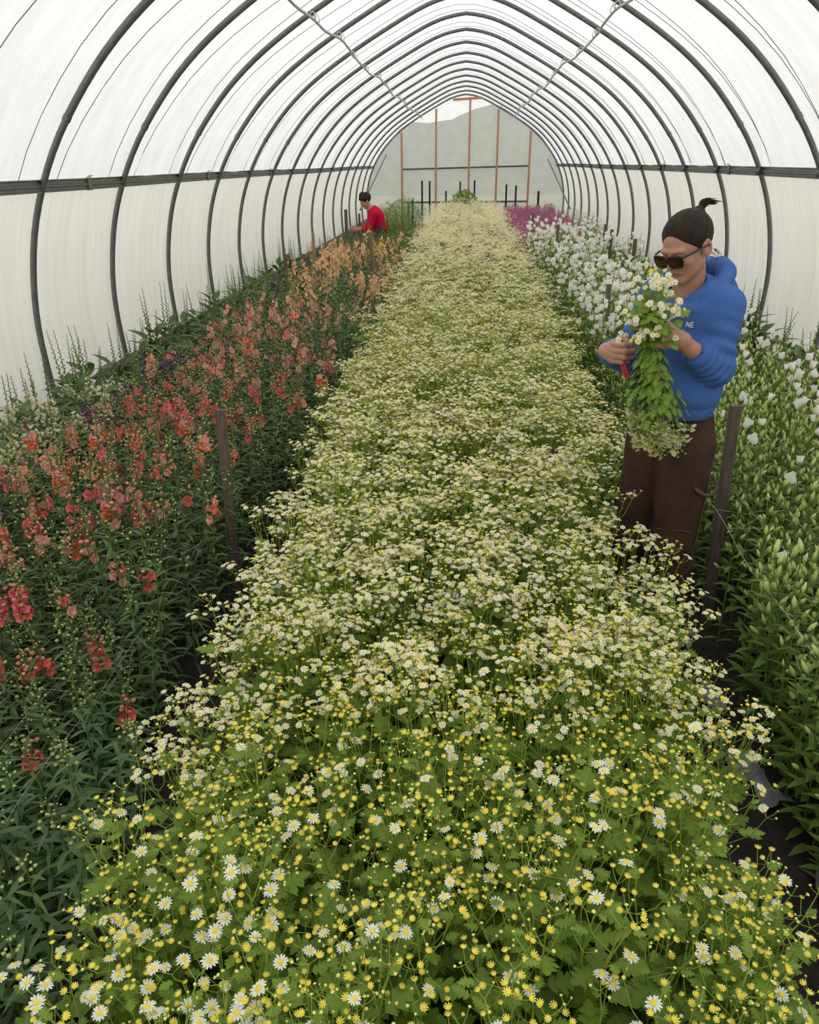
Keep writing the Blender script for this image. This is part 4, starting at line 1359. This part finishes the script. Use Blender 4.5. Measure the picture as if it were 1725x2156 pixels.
def head_sdf(q):
    """q in head frame: x forward, y left, z up, origin between the ears"""
    y = np.abs(q[:, 1]); qm = np.stack([q[:, 0], y, q[:, 2]], 1)
    d = ell(q, (-.012, 0, .038), (.098, .076, .085))
    d = smin(d, ell(q, (.034, 0, -.020), (.060, .060, .082)), .03)
    d = smin(d, cap(qm, (.0, .050, -.058), (.066, .010, -.100), .016, .016), .028)
    d = smin(d, ell(q, (.072, 0, -.098), (.018, .018, .015)), .014)
    d = smin(d, ell(qm, (.066, .038, -.022), (.020, .020, .017)), .018)
    d = smin(d, cap(qm, (.092, .008, .022), (.080, .045, .020), .007, .008), .014)
    sock = ell(qm, (.102, .032, .002), (.014, .017, .011)); d = smax(d, -sock, .012)
    d = smin(d, ell(qm, (.080, .032, .001), (.013, .0135, .0125)), .003)
    d = smin(d, cap(q, (.090, 0, .012), (.112, 0, -.028), .0065, .0095), .009)
    d = smin(d, ell(qm, (.101, .0095, -.033), (.010, .0075, .0065)), .005)
    d = smin(d, cap(qm, (.0935, .0, -.0585), (.084, .021, -.061), .0052, .0025), .004)
    d = smin(d, cap(qm, (.0915, .0, -.0705), (.083, .019, -.066), .0062, .003), .004)
    # ears
    er = (qm - np.array([-.012, .077, -.008])) @ rotz(-.35)
    e = np.sqrt((np.sqrt((er[:, 0] / .62) ** 2 + (er[:, 2]) ** 2) - .026) ** 2 * .5 + (er[:, 1]) ** 2) - .0055
    e = smin(e, ell(qm, (-.010, .074, -.008), (.019, .0075, .027)), .006)
    e = smin(e, ell(qm, (-.004, .075, -.036), (.006, .005, .008)), .006)
    return smin(d, e, .006)

def hand_fn(W, hx, thumb, palm, grip=.024, curl=1.0):
    """one hand: W wrist, hx towards the knuckles, thumb side, palm normal. returns sdf(p)"""
    hx = np.asarray(hx, float); hx /= np.linalg.norm(hx)
    hz = np.asarray(thumb, float); hz -= hx * hx.dot(hz); hz /= np.linalg.norm(hz)
    hy = np.asarray(palm, float); hy -= hx * hx.dot(hy) + hz * hz.dot(hy); hy /= np.linalg.norm(hy)
    M = np.stack([hx, hy, hz], 0)          # local = (p-W) @ M.T
    def fn(p):
        q = (p - W) @ M.T
        d = ell(q, (.045, .0, .0), (.050, .0145, .038))
        d = smin(d, cap(q, (-.02, 0, 0), (.02, 0, 0), .0235, .024), .02)
        d = smin(d, ell(q, (.030, .012, .024), (.030, .013, .015)), .012)
        fz = (.030, .0105, -.009, -.027); fl = (.040, .044, .041, .033); fr = (.0092, .0095, .0090, .0080)
        fx = (.080, .084, .080, .073); a0 = (.35, .42, .50, .58)
        for j in range(4):
            b = np.array([fx[j], .0, fz[j]]); pts = [b - np.array([.03, 0, -.002 * (1.5 - j)]), b]; a = a0[j] * curl; L = fl[j]
            for s_ in (1.0, .66, .55):
                b = b + np.array([math.cos(a), math.sin(a), -.03 * (j - 1.5)]) * L * s_; pts.append(b); a += 1.15 * curl
            r_ = fr[j]
            f = chain(q, pts, [r_ * 1.0, r_ * 1.12, r_ * 1.05, r_ * .95, r_ * .82], .004)
            d = smin(d, f, .004)
        t = chain(q, [(.018, .010, .022), (.045, .024, .046), (.072, .030, .050), (.094, .034, .042)], [.014, .0115, .0105, .0085], .004)
        return smin(d, t, .008)
    return fn

# --- the picker in the blue sweatshirt
BP = np.array([.815, 2.76, 0]); FW = np.array([-.77, -.64, 0]); LF = np.array([.64, -.77, 0]); UP = np.array([0, 0, 1.0])
BF = np.stack([FW / np.linalg.norm(FW), LF / np.linalg.norm(LF), UP], 1)
def W_(f, l, z): return BP + BF @ np.array([f, l, z])
def toW(V): return V @ BF.T + BP
HR = rotz(-.02) @ roty(.40) @ rotx(.07)                 # head bowed towards the flowers (body frame)
HC = np.array([.068, .010, 1.588])
lsh, lel, lwr = np.array([-.005, .142, 1.405]), np.array([.030, .158, 1.205]), np.array([.200, .112, 1.318])
rsh, rel, rwr = np.array([-.005, -.148, 1.405]), np.array([.045, -.195, 1.180]), np.array([.215, -.160, 1.232])
lhx = np.array([.80, -.52, .12]); rhx = np.array([.45, .80, .10])
lhand = hand_fn(lwr, lhx, (0, 0, 1), (-.45, -.85, 0), curl=1.35)
rhand = hand_fn(rwr, rhx, (0, 0, 1), (-.85, .5, 0), curl=1.1)
HS = .885
def headf(p): return head_sdf((p - HC) @ HR / HS) * HS
def body_core(p):
    d = cap(p, (-.005, 0, 1.38), (.035, .005, 1.53), .056, .052)
    d = smin(d, ell(p, (-.01, 0, 1.28), (.095, .14, .16)), .05)
    d = smin(d, ell(p, (-.01, 0, 1.0), (.095, .135, .15)), .05)
    d = smin(d, cap(p, (-.01, -.1, 1.38), (-.01, .1, 1.38), .05, .05), .04)
    for s_, e_, w_ in ((lsh, lel, lwr), (rsh, rel, rwr)):
        d = smin(d, cap(p, s_, e_, .042, .036), .02); d = smin(d, cap(p, e_, w_, .036, .024), .015)
    for s in (-1, 1):
        d = smin(d, chain(p, [(0, s * .085, .92), (.02, s * .09, .50), (-.01, s * .09, .10), (.06, s * .095, .05)], [.075, .052, .038, .035], .02), .02)
    return d
def clean(V, F, smooth_it=1):
    return V, F
body = MB()
def addn(mb, fn, lo, hi, h, mat=0, cutf=None):
    V, F = surfnet(fn, lo, hi, h)
    mb.add(toW(V), F, mat)
addn(body, lambda p: smin(headf(p), cap(p, (-.005, 0, 1.38), (.030, .005, 1.52), .054, .050), .02), (-.13, -.13, 1.32), (.24, .13, 1.74), .0030)
addn(body, body_core, (-.2, -.32, .0), (.33, .32, 1.5), .014)
for hf, w_, e_ in ((lhand, lwr, lel), (rhand, rwr, rel)):
    c = w_ + (lhx if hf is lhand else rhx) * .04
    addn(body, lambda p, hf=hf, w_=w_, e_=e_: smin(hf(p), cap(p, w_ + (e_ - w_) * .75, w_, .036, .0235), .018), c - np.array([.16, .15, .13]), c + np.array([.13, .13, .11]), .0024)
hv = np.concatenate(body.V[:1]); hf = body.F[0]
cq = ((hv[hf].mean(1) - BP) @ BF - HC) @ HR / HS
ml = (np.hypot((cq[:, 1]) / .021, (cq[:, 2] + .0645 + 6 * cq[:, 1] ** 2) / .0095) < 1) & (cq[:, 0] > .07)
mbz = (np.abs(cq[:, 2] - .0225 - .12 * np.abs(np.abs(cq[:, 1]) - .045)) < .0032) & (np.abs(cq[:, 1]) > .014) & (np.abs(cq[:, 1]) < .052) & (cq[:, 0] > .05)
body.M[0] = np.where(ml, 1, 0)
person = body.obj('person', [SKIN, LIP, HAIR])
tag(person, 'person in a blue hooded sweatshirt and sunglasses, head bowed, standing cutting daisies', 'person')

def hoodie(p):
    z = p[:, 2]
    fold = .0045 * np.sin(z * 46 + p[:, 1] * 22 + 2 * np.sin(p[:, 0] * 18)) * np.clip((z - 1.03) * 6, 0, 1)
    d = ell(p, (-.005, 0, 1.32), (.110, .160, .18))
    d = smin(d, ell(p, (-.005, 0, 1.15), (.124, .158, .17)), .08)
    d = smin(d, cap(p, (-.01, -.115, 1.405), (-.01, .115, 1.405), .062, .062), .05)
    d = smin(d, ell(p, (.02, 0, 1.09), (.126, .162, .09)), .05)
    d = smax(d, 1.03 - z, .012)
    rib = ell(p, (.02, 0, 1.0), (.125, .163, .06)); 
    d = d + fold * .8
    for s_, e_, w_ in ((lsh, lel, lwr), (rsh, rel, rwr)):
        cu = w_ + (e_ - w_) * (.44 if w_ is lwr else .12)
        up = cap(p, s_, e_, .060, .054)
        ab = e_ - s_; t = (p - s_) @ ab / (ab @ ab)
        up = up + .0055 * np.sin(t * 24 + p[:, 0] * 35) * np.clip(t * 1.6, 0, 1)
        ac = cu - e_; t2 = (p - e_) @ ac / (ac @ ac)
        fo = cap(p, e_, cu, .062, .047) + .0055 * np.sin(t2 * 30 + 1.5 * np.sin(p[:, 1] * 30)) * np.clip(1.1 - t2, 0, 1)
        pl = (p - cu) @ (ac / np.linalg.norm(ac))
        fo = smax(fo, pl, .006)
        arm = smin(up, fo, .02)
        d = smin(d, arm, .028)
    # hollow cuffs and neck
    neck = cap(p, (.005, 0, 1.41), (.10, 0, 1.56), .060, .083)
    # hood lying round the neck and down the back
    th_ = np.arctan2(p[:, 1], p[:, 0] + .02)
    hd = tor(p, (-.020, 0, 1.468), .098 , .030, (.50, 0, .86)) + .005 * np.sin(th_ * 4 + 1.3) + .002 * np.sin(th_ * 11)
    hd = smin(hd, ell(p, (-.118, 0, 1.425), (.048, .105, .075)), .03)
    d = smin(d, hd, .006)
    d = smin(d, tor(p, (-.005, 0, 1.425), .112, .018, (.36, 0, .93)), .010)
    d = smax(d, -neck, .008)
    return d
hb = MB(); addn(hb, hoodie, (-.24, -.31, .95), (.25, .31, 1.56), .0052)
hoo = hb.obj('hooded_sweatshirt', [HOOD], person)
# rib bands: hem and cuffs
def band(p):
    z = p[:, 2]
    th = np.arctan2(p[:, 1] / 1.3, p[:, 0])
    d = ell(p, (.015, 0, 1.06), (.124, .157, .12)) + .0012 * np.sin(th * 90)
    d = smax(d, z - 1.085, .006); return smax(d, 1.012 - z, .006)
hb = MB(); addn(hb, band, (-.16, -.2, .97), (.18, .2, 1.1), .005); hb.obj('hem_band', [HOOD], hoo)
for w_, e_, f_, rr in ((lwr, lel, .44, .046), (rwr, rel, .12, .041)):
    cu = w_ + (e_ - w_) * f_; ax = (w_ - e_) / np.linalg.norm(w_ - e_)
    cb = MB(); pts = [cu - ax * .035, cu - ax * .03, cu + ax * .004, cu + ax * .006, cu - ax * .01]
    tube(cb, toW(np.array(pts)), [rr - .006, rr + .002, rr, rr - .006, rr - .014], 28)
    cb.obj('cuff', [HOOD], hoo)

def trousers(p):
    z = p[:, 2]
    d = ell(p, (-.01, 0, .96), (.114, .152, .15))
    for s in (-1, 1):
        leg = chain(p, [(0, s * .078, .90), (.025, s * .088, .50), (.0, s * .092, .08)], [.098, .080, .074], .02)
        leg = leg + .004 * np.sin(z * 38 + s * 2 + p[:, 0] * 20) * np.clip((.75 - z) * 3, 0, 1)
        d = smin(d, leg, .016)
    d = smax(d, z - 1.065, .01); return smax(d, .07 - z, .006)
tb = MB(); addn(tb, trousers, (-.16, -.21, .04), (.18, .21, 1.09), .0075)
tr = tb.obj('trousers', [TROU], person)
sb = MB()
for (l0, z0, l1, z1) in ((.178, .90, .172, .40),):
    tube(sb, [W_(-.03, .164, .90), W_(-.02, .172, .75), W_(0, .172, .55), W_(.02, .168, .40), W_(.0, .166, .12)], .0035, 5)
for (a, b) in (((.075, .16, .60), (.112, .07, .585)), ((.04, .172, .585), (.076, .158, .60))):
    tube(sb, [W_(*a), W_(*b)], .0025, 4)
sb.obj('side_seam', [SEAM], tr)
lp = MB(); pts = [W_(-.035, .172, .80), W_(-.05, .19, .765), W_(-.02, .2, .735), W_(.03, .192, .74), W_(.055, .165, .77)]
tube(lp, smooth_poly(np.array(pts), 14, 2), .007, 6, caps=True); lp.obj('hammer_loop', [SEAM], tr)
for s in (-1, 1):
    bb = MB()
    def boot(p, s=s): return smax(smin(ell(p, (.065, s * .095, .045), (.125, .048, .05)), cap(p, (-.01, s * .092, .06), (-.01, s * .092, .14), .05, .05), .03), .0 - p[:, 2], .004)
    addn(bb, boot, (-.1, s * .095 - .09, -.01), (.22, s * .095 + .09, .2), .008); bb.obj('boot', [BOOT], person)

# hair, bun, strands (head frame)
def hsc(q): return toW(q * HS @ HR.T + HC)
def skull(q):
    d = ell(q, (-.012, 0, .038), (.098, .076, .085))
    return smin(d, ell(q, (.034, 0, -.020), (.060, .060, .082)), .03)
BUNX = frame_z((-.80, 0, .60))
def hair_sdf(q):
    y = np.abs(q[:, 1])
    line = (q[:, 0] - q[:, 2] * .95 - .013 + .009 * np.cos(np.clip(y * 48, 0, 3.1)) + .18 * np.clip(y - .05, 0, 1)) * .72
    b = (q - np.array([0, 0, .03])) @ BUNX; az = np.arctan2(b[:, 1], b[:, 0])
    st = .0011 * np.sin(az * 41 + 3 * np.sin(az * 5)) + .0009 * np.sin(az * 67 + b[:, 2] * 30)
    d = skull(q) - .0055 * np.clip(-line * 32 + .12, 0, 1) - .0010 + st * np.clip(-line * 40, 0, 1)
    d = smax(d, line, .002); d = smax(d, -.070 - q[:, 2], .01)
    ear = ell(np.stack([q[:, 0], y, q[:, 2]], 1), (-.008, .085, -.012), (.019, .02, .032)); d = smax(d, -ear, .004)
    return smin(d, ell(q, (-.094, 0, .092), (.020, .022, .020)), .012)
V, F = surfnet(hair_sdf, (-.14, -.1, -.1), (.11, .1, .15), .0032)
hm = MB(); hm.add(hsc(V), F); hair = hm.obj('hair', [HAIR], person)
hs_ = MB(); r_ = np.random.RandomState(4)
for k in range(90):
    a = r_.uniform(-.9, .9); b = r_.uniform(-.5, .7)
    p0 = np.array([-.105, r_.uniform(-.01, .01), .093]); L = r_.uniform(.045, .090)
    d0 = np.array([-.8 - .3 * r_.rand(), a * .5, .5 + b * .4]); d0 /= np.linalg.norm(d0)
    p1 = p0 + d0 * L * .5; p2 = p1 + (d0 + np.array([-.2, a * .3, -1.1])) * L * .45
    tube(hs_, hsc(np.array([p0, p1, p2])), [.0032, .0022, .0005], 3)
for k in range(7):   # loose wisps behind the ear and nape
    s = 1; y0 = r_.uniform(.045, .07)
    p0 = np.array([-.045 - r_.uniform(0, .03), y0, -.045]); p2 = p0 + np.array([r_.uniform(-.03, .02), r_.uniform(-.0, .015), -r_.uniform(.02, .045)])
    tube(hs_, hsc(np.array([p0, (p0 + p2) / 2 + np.array([-.008, .006, 0]), p2])), [.0012, .0009, .0003], 3)
hs_.obj('loose_strands', [HAIR], hair)
# hoop earring
em = MB(); th = np.linspace(0, 2 * PI, 14)
tube(em, hsc(np.stack([-.006 + .006 * np.cos(th), np.full(14, .081), -.050 + .006 * np.sin(th)], 1)), .0008, 4)
em.obj('earring', [SILV], person)
# sunglasses
def rrect(w, h, n=20, p=4.0):
    t = np.linspace(0, 2 * PI, n, endpoint=False)
    return np.stack([w * np.sign(np.cos(t)) * abs(np.cos(t)) ** (2 / p), h * np.sign(np.sin(t)) * abs(np.sin(t)) ** (2 / p)], 1)
gm = MB(); lm_objs = []
for s in (-1, 1):
    R2 = rotz(s * .16)
    o2 = rrect(.0305, .0225); o2[:, 0] *= np.where(o2[:, 1] < 0, .90, 1.0)
    ring = np.array([(0, a, b) for a, b in o2]) @ R2.T + np.array([.112, s * .0335, -.006])
    tube(gm, hsc(np.vstack([ring, ring[:1]])), .0024, 6)
    lv = MB(); c = ring.mean(0)
    Vv = np.vstack([ring, (ring - c) * .6 + c + np.array([.003, 0, 0]), [c + np.array([.004, 0, 0])]])
    n_ = len(ring); lv.add(hsc(Vv), np.array([(i, (i + 1) % n_, n_ + (i + 1) % n_, n_ + i) for i in range(n_)]))
    lv.F.append(np.array([(n_ + i, n_ + (i + 1) % n_, 2 * n_) for i in range(n_)])); lv.M.append(np.zeros(n_, int))
    lm_objs.append(lv)
    tube(gm, hsc(np.array([(.106, s * .063, .010), (.085, s * .076, .010), (.03, s * .083, .006), (-.015, s * .083, .0), (-.03, s * .080, -.012)])), [.004, .0035, .003, .003, .0025], 6, caps=True)
tube(gm, hsc(np.array([(.114, -.008, .004), (.117, 0, .007), (.114, .008, .004)])), .0026, 6)
gl = gm.obj('sunglasses', [GLF], person)
for lv in lm_objs: lv.obj('lens', [GLL], gl)

# print on the chest: white letters, teal dot, pale petals
from mathutils.bvhtree import BVHTree
bv = BVHTree.FromPolygons([Vector(v) for v in (np.array([v.co[:] for v in hoo.data.vertices]))], [tuple(p.vertices) for p in hoo.data.polygons])
CH = W_(.20, .045, 1.365)
def onchest(a, b):   # a to her right.., b up, in metres, laid on the cloth
    o = W_(.35, .062 - a, 1.318 + b); hit = bv.ray_cast(Vector(o), Vector(-BF[:, 0]))
    return np.array(hit[0]) + BF[:, 0] * .0015 if hit[0] is not None else np.array(W_(.12, .062 - a, 1.318 + b))
pm = MB()
def stroke(pts, w=.0022): tube(pm, [onchest(a, b) for a, b in pts], w, 4)
for x0, L in ((-.004, 'N'), (-.018, 'E')):
    if L == 'N': stroke([(x0, .018), (x0 + .0, .034)]); stroke([(x0, .034), (x0 - .009, .018)]); stroke([(x0 - .009, .018), (x0 - .009, .034)])
    else:
        stroke([(x0, .018), (x0, .034)])
        for bz in (.018, .026, .034): stroke([(x0, bz), (x0 - .009, bz)])
pm.obj('white_letters', [WHT], hoo)
dm = MB(); c = onchest(.004, .004)
tube(dm, [c - BF[:, 0] * .002, c + BF[:, 0] * .001], .008, 16, caps=True); dm.obj('teal_dot', [TEAL], hoo)
pm = MB()
for a in (-2.5, -2.0, -1.4, -.9):
    ps = [onchest(.004 - math.cos(a) * q * -1, .004 + math.sin(a) * q) for q in (.010, .017, .026)]
    tube(pm, ps, [.001, .003, .001], 4)
pm.obj('printed_petals', [WHT], hoo)

# snips in the right hand
sn = empty('pruning_snips', W_(*(rwr + rhx / np.linalg.norm(rhx) * .07)), 'red handled pruning snips with dark blades in the right hand of the person in blue', 'snips')
def loc_(P): return P - np.array(sn.location)
hc = rwr + rhx / np.linalg.norm(rhx) * .075 + np.array([-.018, .01, 0])
for k, dy in enumerate((-.006, .008)):
    hm_ = MB(); pts = [hc + np.array([-.0, dy * .3, .03]), hc + np.array([0, dy, 0]), hc + np.array([.01, .035 + dy, -.055]), hc + np.array([.012, .05 + dy, -.075])]
    tube(hm_, np.array([loc_(W_(*p)) for p in smooth_poly(np.array(pts), 10, 1)]), [.004, .005, .006, .007, .007, .007, .007, .006, .006, .004], 7, caps=True)
    hm_.obj('handle', [REDM], sn)
bm_ = MB(); b0 = hc + np.array([0, 0, .028]); b1 = b0 + np.array([.012, -.048, .045])
for dd in (-.002, .002):
    tube(bm_, [loc_(W_(*(b0 + np.array([dd, 0, 0])))), loc_(W_(*((b0 + b1) / 2 + np.array([dd, 0, .003])))), loc_(W_(*b1))], [.005, .0045, .0008], 5)
bm_.obj('blades', [BLADE], sn)
wl = MB(); th = np.linspace(0, 2 * PI, 16); c = hc + np.array([.012, .075, -.085])
tube(wl, [loc_(W_(*(c + np.array([0, .018 * math.cos(t), .009 * math.sin(t)])))) for t in th], .0013, 4); wl.obj('wrist_loop', [GLF], sn)

# the bunch of feverfew in the left hand
r_ = np.random.RandomState(12)
G0 = lwr + lhx / np.linalg.norm(lhx) * .075 + np.array([-.012, -.022, 0])       # grip point (body frame)
bq = empty('feverfew_bunch', W_(*G0), 'cut bunch of feverfew daisies and hanging green stems held by the person in blue', 'bouquet')
def q_(p): return W_(*p) - np.array(bq.location)
stm = MB(); bud = MB(); hang = MB(); hfl = MB(); nleaf = 0
viewd = -_F
for k in range(40):      # upright part
    a = r_.uniform(0, 2 * PI); rr = r_.uniform(.02, .10)
    z1 = r_.uniform(-.03, .19)
    side = np.array([rr * math.cos(a) * .8 + .035, rr * math.sin(a) * 1.0 + .015, 0]) * (1.0 if z1 < .13 else .8)
    tip = G0 + side + np.array([0, -.0, z1]); p0 = G0 + np.array([r_.uniform(-.01, .01), r_.uniform(-.01, .01), -.02])
    mid = (p0 + tip) / 2 + np.array([0, 0, .02])
    tube(stm, [q_(p0), q_(mid), q_(tip)], [.0020, .0016, .0010], 4, 0, .7)
    for j in range(r_.randint(3, 6)):
        az = r_.uniform(0, 2 * PI); e = r_.uniform(.008, .026); hp = tip + np.array([math.cos(az) * e, math.sin(az) * e, r_.uniform(-.006, .024)])
        n = BF @ np.array([.55 + .4 * math.cos(az), .35 + .4 * math.sin(az), .45]) + np.array([-.1, -.35, .1])
        tube(stm, [q_(tip), q_((tip + hp) / 2 + np.array([0, 0, -.004])), q_(hp) - n * .001], .0007, 3, 0, .9)
        if r_.rand() < .74: place('flower_head', me_daisies[r_.randint(3)], bq, frame_z(n, r_.uniform(0, 6)), q_(hp), r_.uniform(.74, 1.02) * (1.0))
        else: bud.addt(T_BTN[0], frame_z(n), q_(hp), 1.15)
    for j in range(3):
        t = r_.uniform(.25, .9); pl = p0 + (tip - p0) * t; az = r_.uniform(0, 6.28)
        place('leaf', me_lobes[r_.randint(3)], bq, frame_x(BF @ np.array([math.cos(az), math.sin(az), r_.uniform(-.5, .6)]), (r_.uniform(-.6, .3), -.6, .8)), q_(pl), r_.uniform(.045, .075))
for k in range(48):      # hanging part: stems turned heads-down
    a = r_.uniform(0, 2 * PI); rr = .082 * math.sqrt(r_.uniform(0, 1)); L = r_.uniform(.24, .38) * (1 - .9 * rr)
    tip = G0 + np.array([rr * math.cos(a) * .75 + .0, rr * math.sin(a) * 1.25 + .065, -L]); p0 = G0 + np.array([r_.uniform(-.012, .012), r_.uniform(-.012, .012), .01])
    mid = p0 * .45 + tip * .55 + np.array([0, 0, -.02]); mid[:2] = p0[:2] + (tip[:2] - p0[:2]) * .62
    tube(stm, [q_(p0), q_(mid), q_(tip)], [.0018, .0014, .0009], 4, 0, .6)
    for j in range(11):
        t = r_.uniform(.12, .80); pl = (1 - t) ** 2 * p0 + 2 * t * (1 - t) * mid + t * t * tip; az = r_.uniform(0, 6.28)
        az = a + r_.uniform(-.9, .9); pl = pl + np.array([math.cos(az) * .012, math.sin(az) * .015, 0]); R = frame_x(BF @ np.array([math.cos(az) * .8, math.sin(az) * .8, -.75]), BF @ np.array([math.cos(az), math.sin(az), .7 + r_.uniform(-.4, .4)]))
        if nleaf < 230: place('leaf', me_lobes[r_.randint(3)], bq, R, q_(pl), r_.uniform(.030, .050)); nleaf += 1
        else: hang.addt(T_LOBE[r_.randint(3)], R, q_(pl), r_.uniform(.028, .046), r_.uniform(-.1, .2))
    for j in range(14):
        az = r_.uniform(0, 6.28); e = r_.uniform(.008, .036); hp = tip + np.array([math.cos(az) * e, math.sin(az) * e, -r_.uniform(.0, .04)])
        n = BF @ np.array([math.cos(az) * .5, math.sin(az) * .5, -.8])
        tube(stm, [q_(tip), q_(hp)], .0008, 3, 0, .9)
        (hfl.addt(T_DAISY_MID[0], frame_z(n), q_(hp), 1.0) if r_.rand() < .6 else hfl.addt(T_YOUNG[0], frame_z(n), q_(hp), 1.2))
stm.obj('stems', [G_STEM], bq)
tag(bud.obj('flower_buds', FM, bq), kind='stuff'); tag(hang.obj('hanging_foliage', [G_LEAF], bq), kind='stuff'); tag(hfl.obj('hanging_flowers', FM, bq), kind='stuff')

# --- the far person in red, bent over the left bed
BP2 = np.array([-1.57, 14.45, 0]); a_ = math.radians(188)
BF2 = np.stack([[math.cos(a_), math.sin(a_), 0], [-math.sin(a_), math.cos(a_), 0], [0, 0, 1]], 1)
def toW2(V): return V @ BF2.T + BP2
HR2 = roty(.55) @ rotz(.15); HC2 = np.array([.16, 0, 1.245])
def far_body(p):
    d = head_sdf((p - HC2) @ HR2)
    d = smin(d, cap(p, (.04, 0, 1.09), (.125, 0, 1.19), .055, .05), .02)
    d = smin(d, chain(p, [(-.08, 0, .80), (0, 0, 1.0), (.04, 0, 1.08)], [.11, .11, .08], .05), .04)
    for s in (-1, 1):
        d = smin(d, chain(p, [(.03, s * .16, 1.04), (.12, s * .19, .80), (.32, s * .12, .78)], [.045, .036, .024], .01), .02)
        hf = hand_fn(np.array([.32, s * .12, .78]), (1, 0, 0), (0, 0, 1), (0, -s, 0))
        d = smin(d, hf(p), .01)
        d = smin(d, chain(p, [(-.08, s * .09, .76), (-.04, s * .09, .42), (-.10, s * .09, .08), (-.02, s * .09, .04)], [.075, .055, .038, .035], .02), .02)
    return d
V, F = surfnet(far_body, (-.25, -.28, 0), (.48, .28, 1.42), .0085)
m_ = MB(); m_.add(toW2(V), F); p2 = m_.obj('person', [SKIN])
tag(p2, 'distant person in a red shirt with dark curly hair bending over the flowers', 'person')
def shirt(p):
    d = chain(p, [(-.08, 0, .78), (-.01, 0, .98), (.02, 0, 1.07)], [.135, .145, .105], .05)
    d = smin(d, cap(p, (.01, -.14, 1.04), (.01, .14, 1.04), .07, .07), .05)
    for s in (-1, 1): d = smin(d, chain(p, [(.03, s * .17, 1.03), (.11, s * .20, .82), (.20, s * .17, .79)], [.065, .06, .055], .02), .03)
    d = smax(d, -cap(p, (.04, 0, 1.09), (.15, 0, 1.22), .06, .065), .01)
    return smax(d, .70 - p[:, 2], .01)
V, F = surfnet(shirt, (-.3, -.3, .66), (.35, .3, 1.22), .012); m_ = MB(); m_.add(toW2(V), F); m_.obj('red_shirt', [RED], p2)
def tr2(p):
    d = ell(p, (-.08, 0, .78), (.12, .15, .12))
    for s in (-1, 1): d = smin(d, chain(p, [(-.08, s * .085, .76), (-.04, s * .09, .42), (-.10, s * .09, .08)], [.09, .075, .065], .02), .02)
    return d
V, F = surfnet(tr2, (-.3, -.25, .0), (.15, .25, .95), .014); m_ = MB(); m_.add(toW2(V), F); m_.obj('dark_trousers', [BOOT], p2)
def hair2(q):
    b = q * 90; lump = .006 * np.sin(b[:, 0]) * np.sin(b[:, 1] + 1) * np.sin(b[:, 2])
    d = ell(q, (-.016, 0, .048), (.112, .092, .098)) + lump
    d = smax(d, (q[:, 0] - q[:, 2] * .9 - .030) * .75, .01)
    return smax(smin(d, ell(q, (.0, 0, .135), (.045, .04, .03)) + lump, .02), -.07 - q[:, 2], .01)
V, F = surfnet(hair2, (-.15, -.13, -.1), (.13, .13, .19), .006); m_ = MB(); m_.add(toW2(V @ HR2.T + HC2), F); m_.obj('curly_hair', [HAIR], p2)
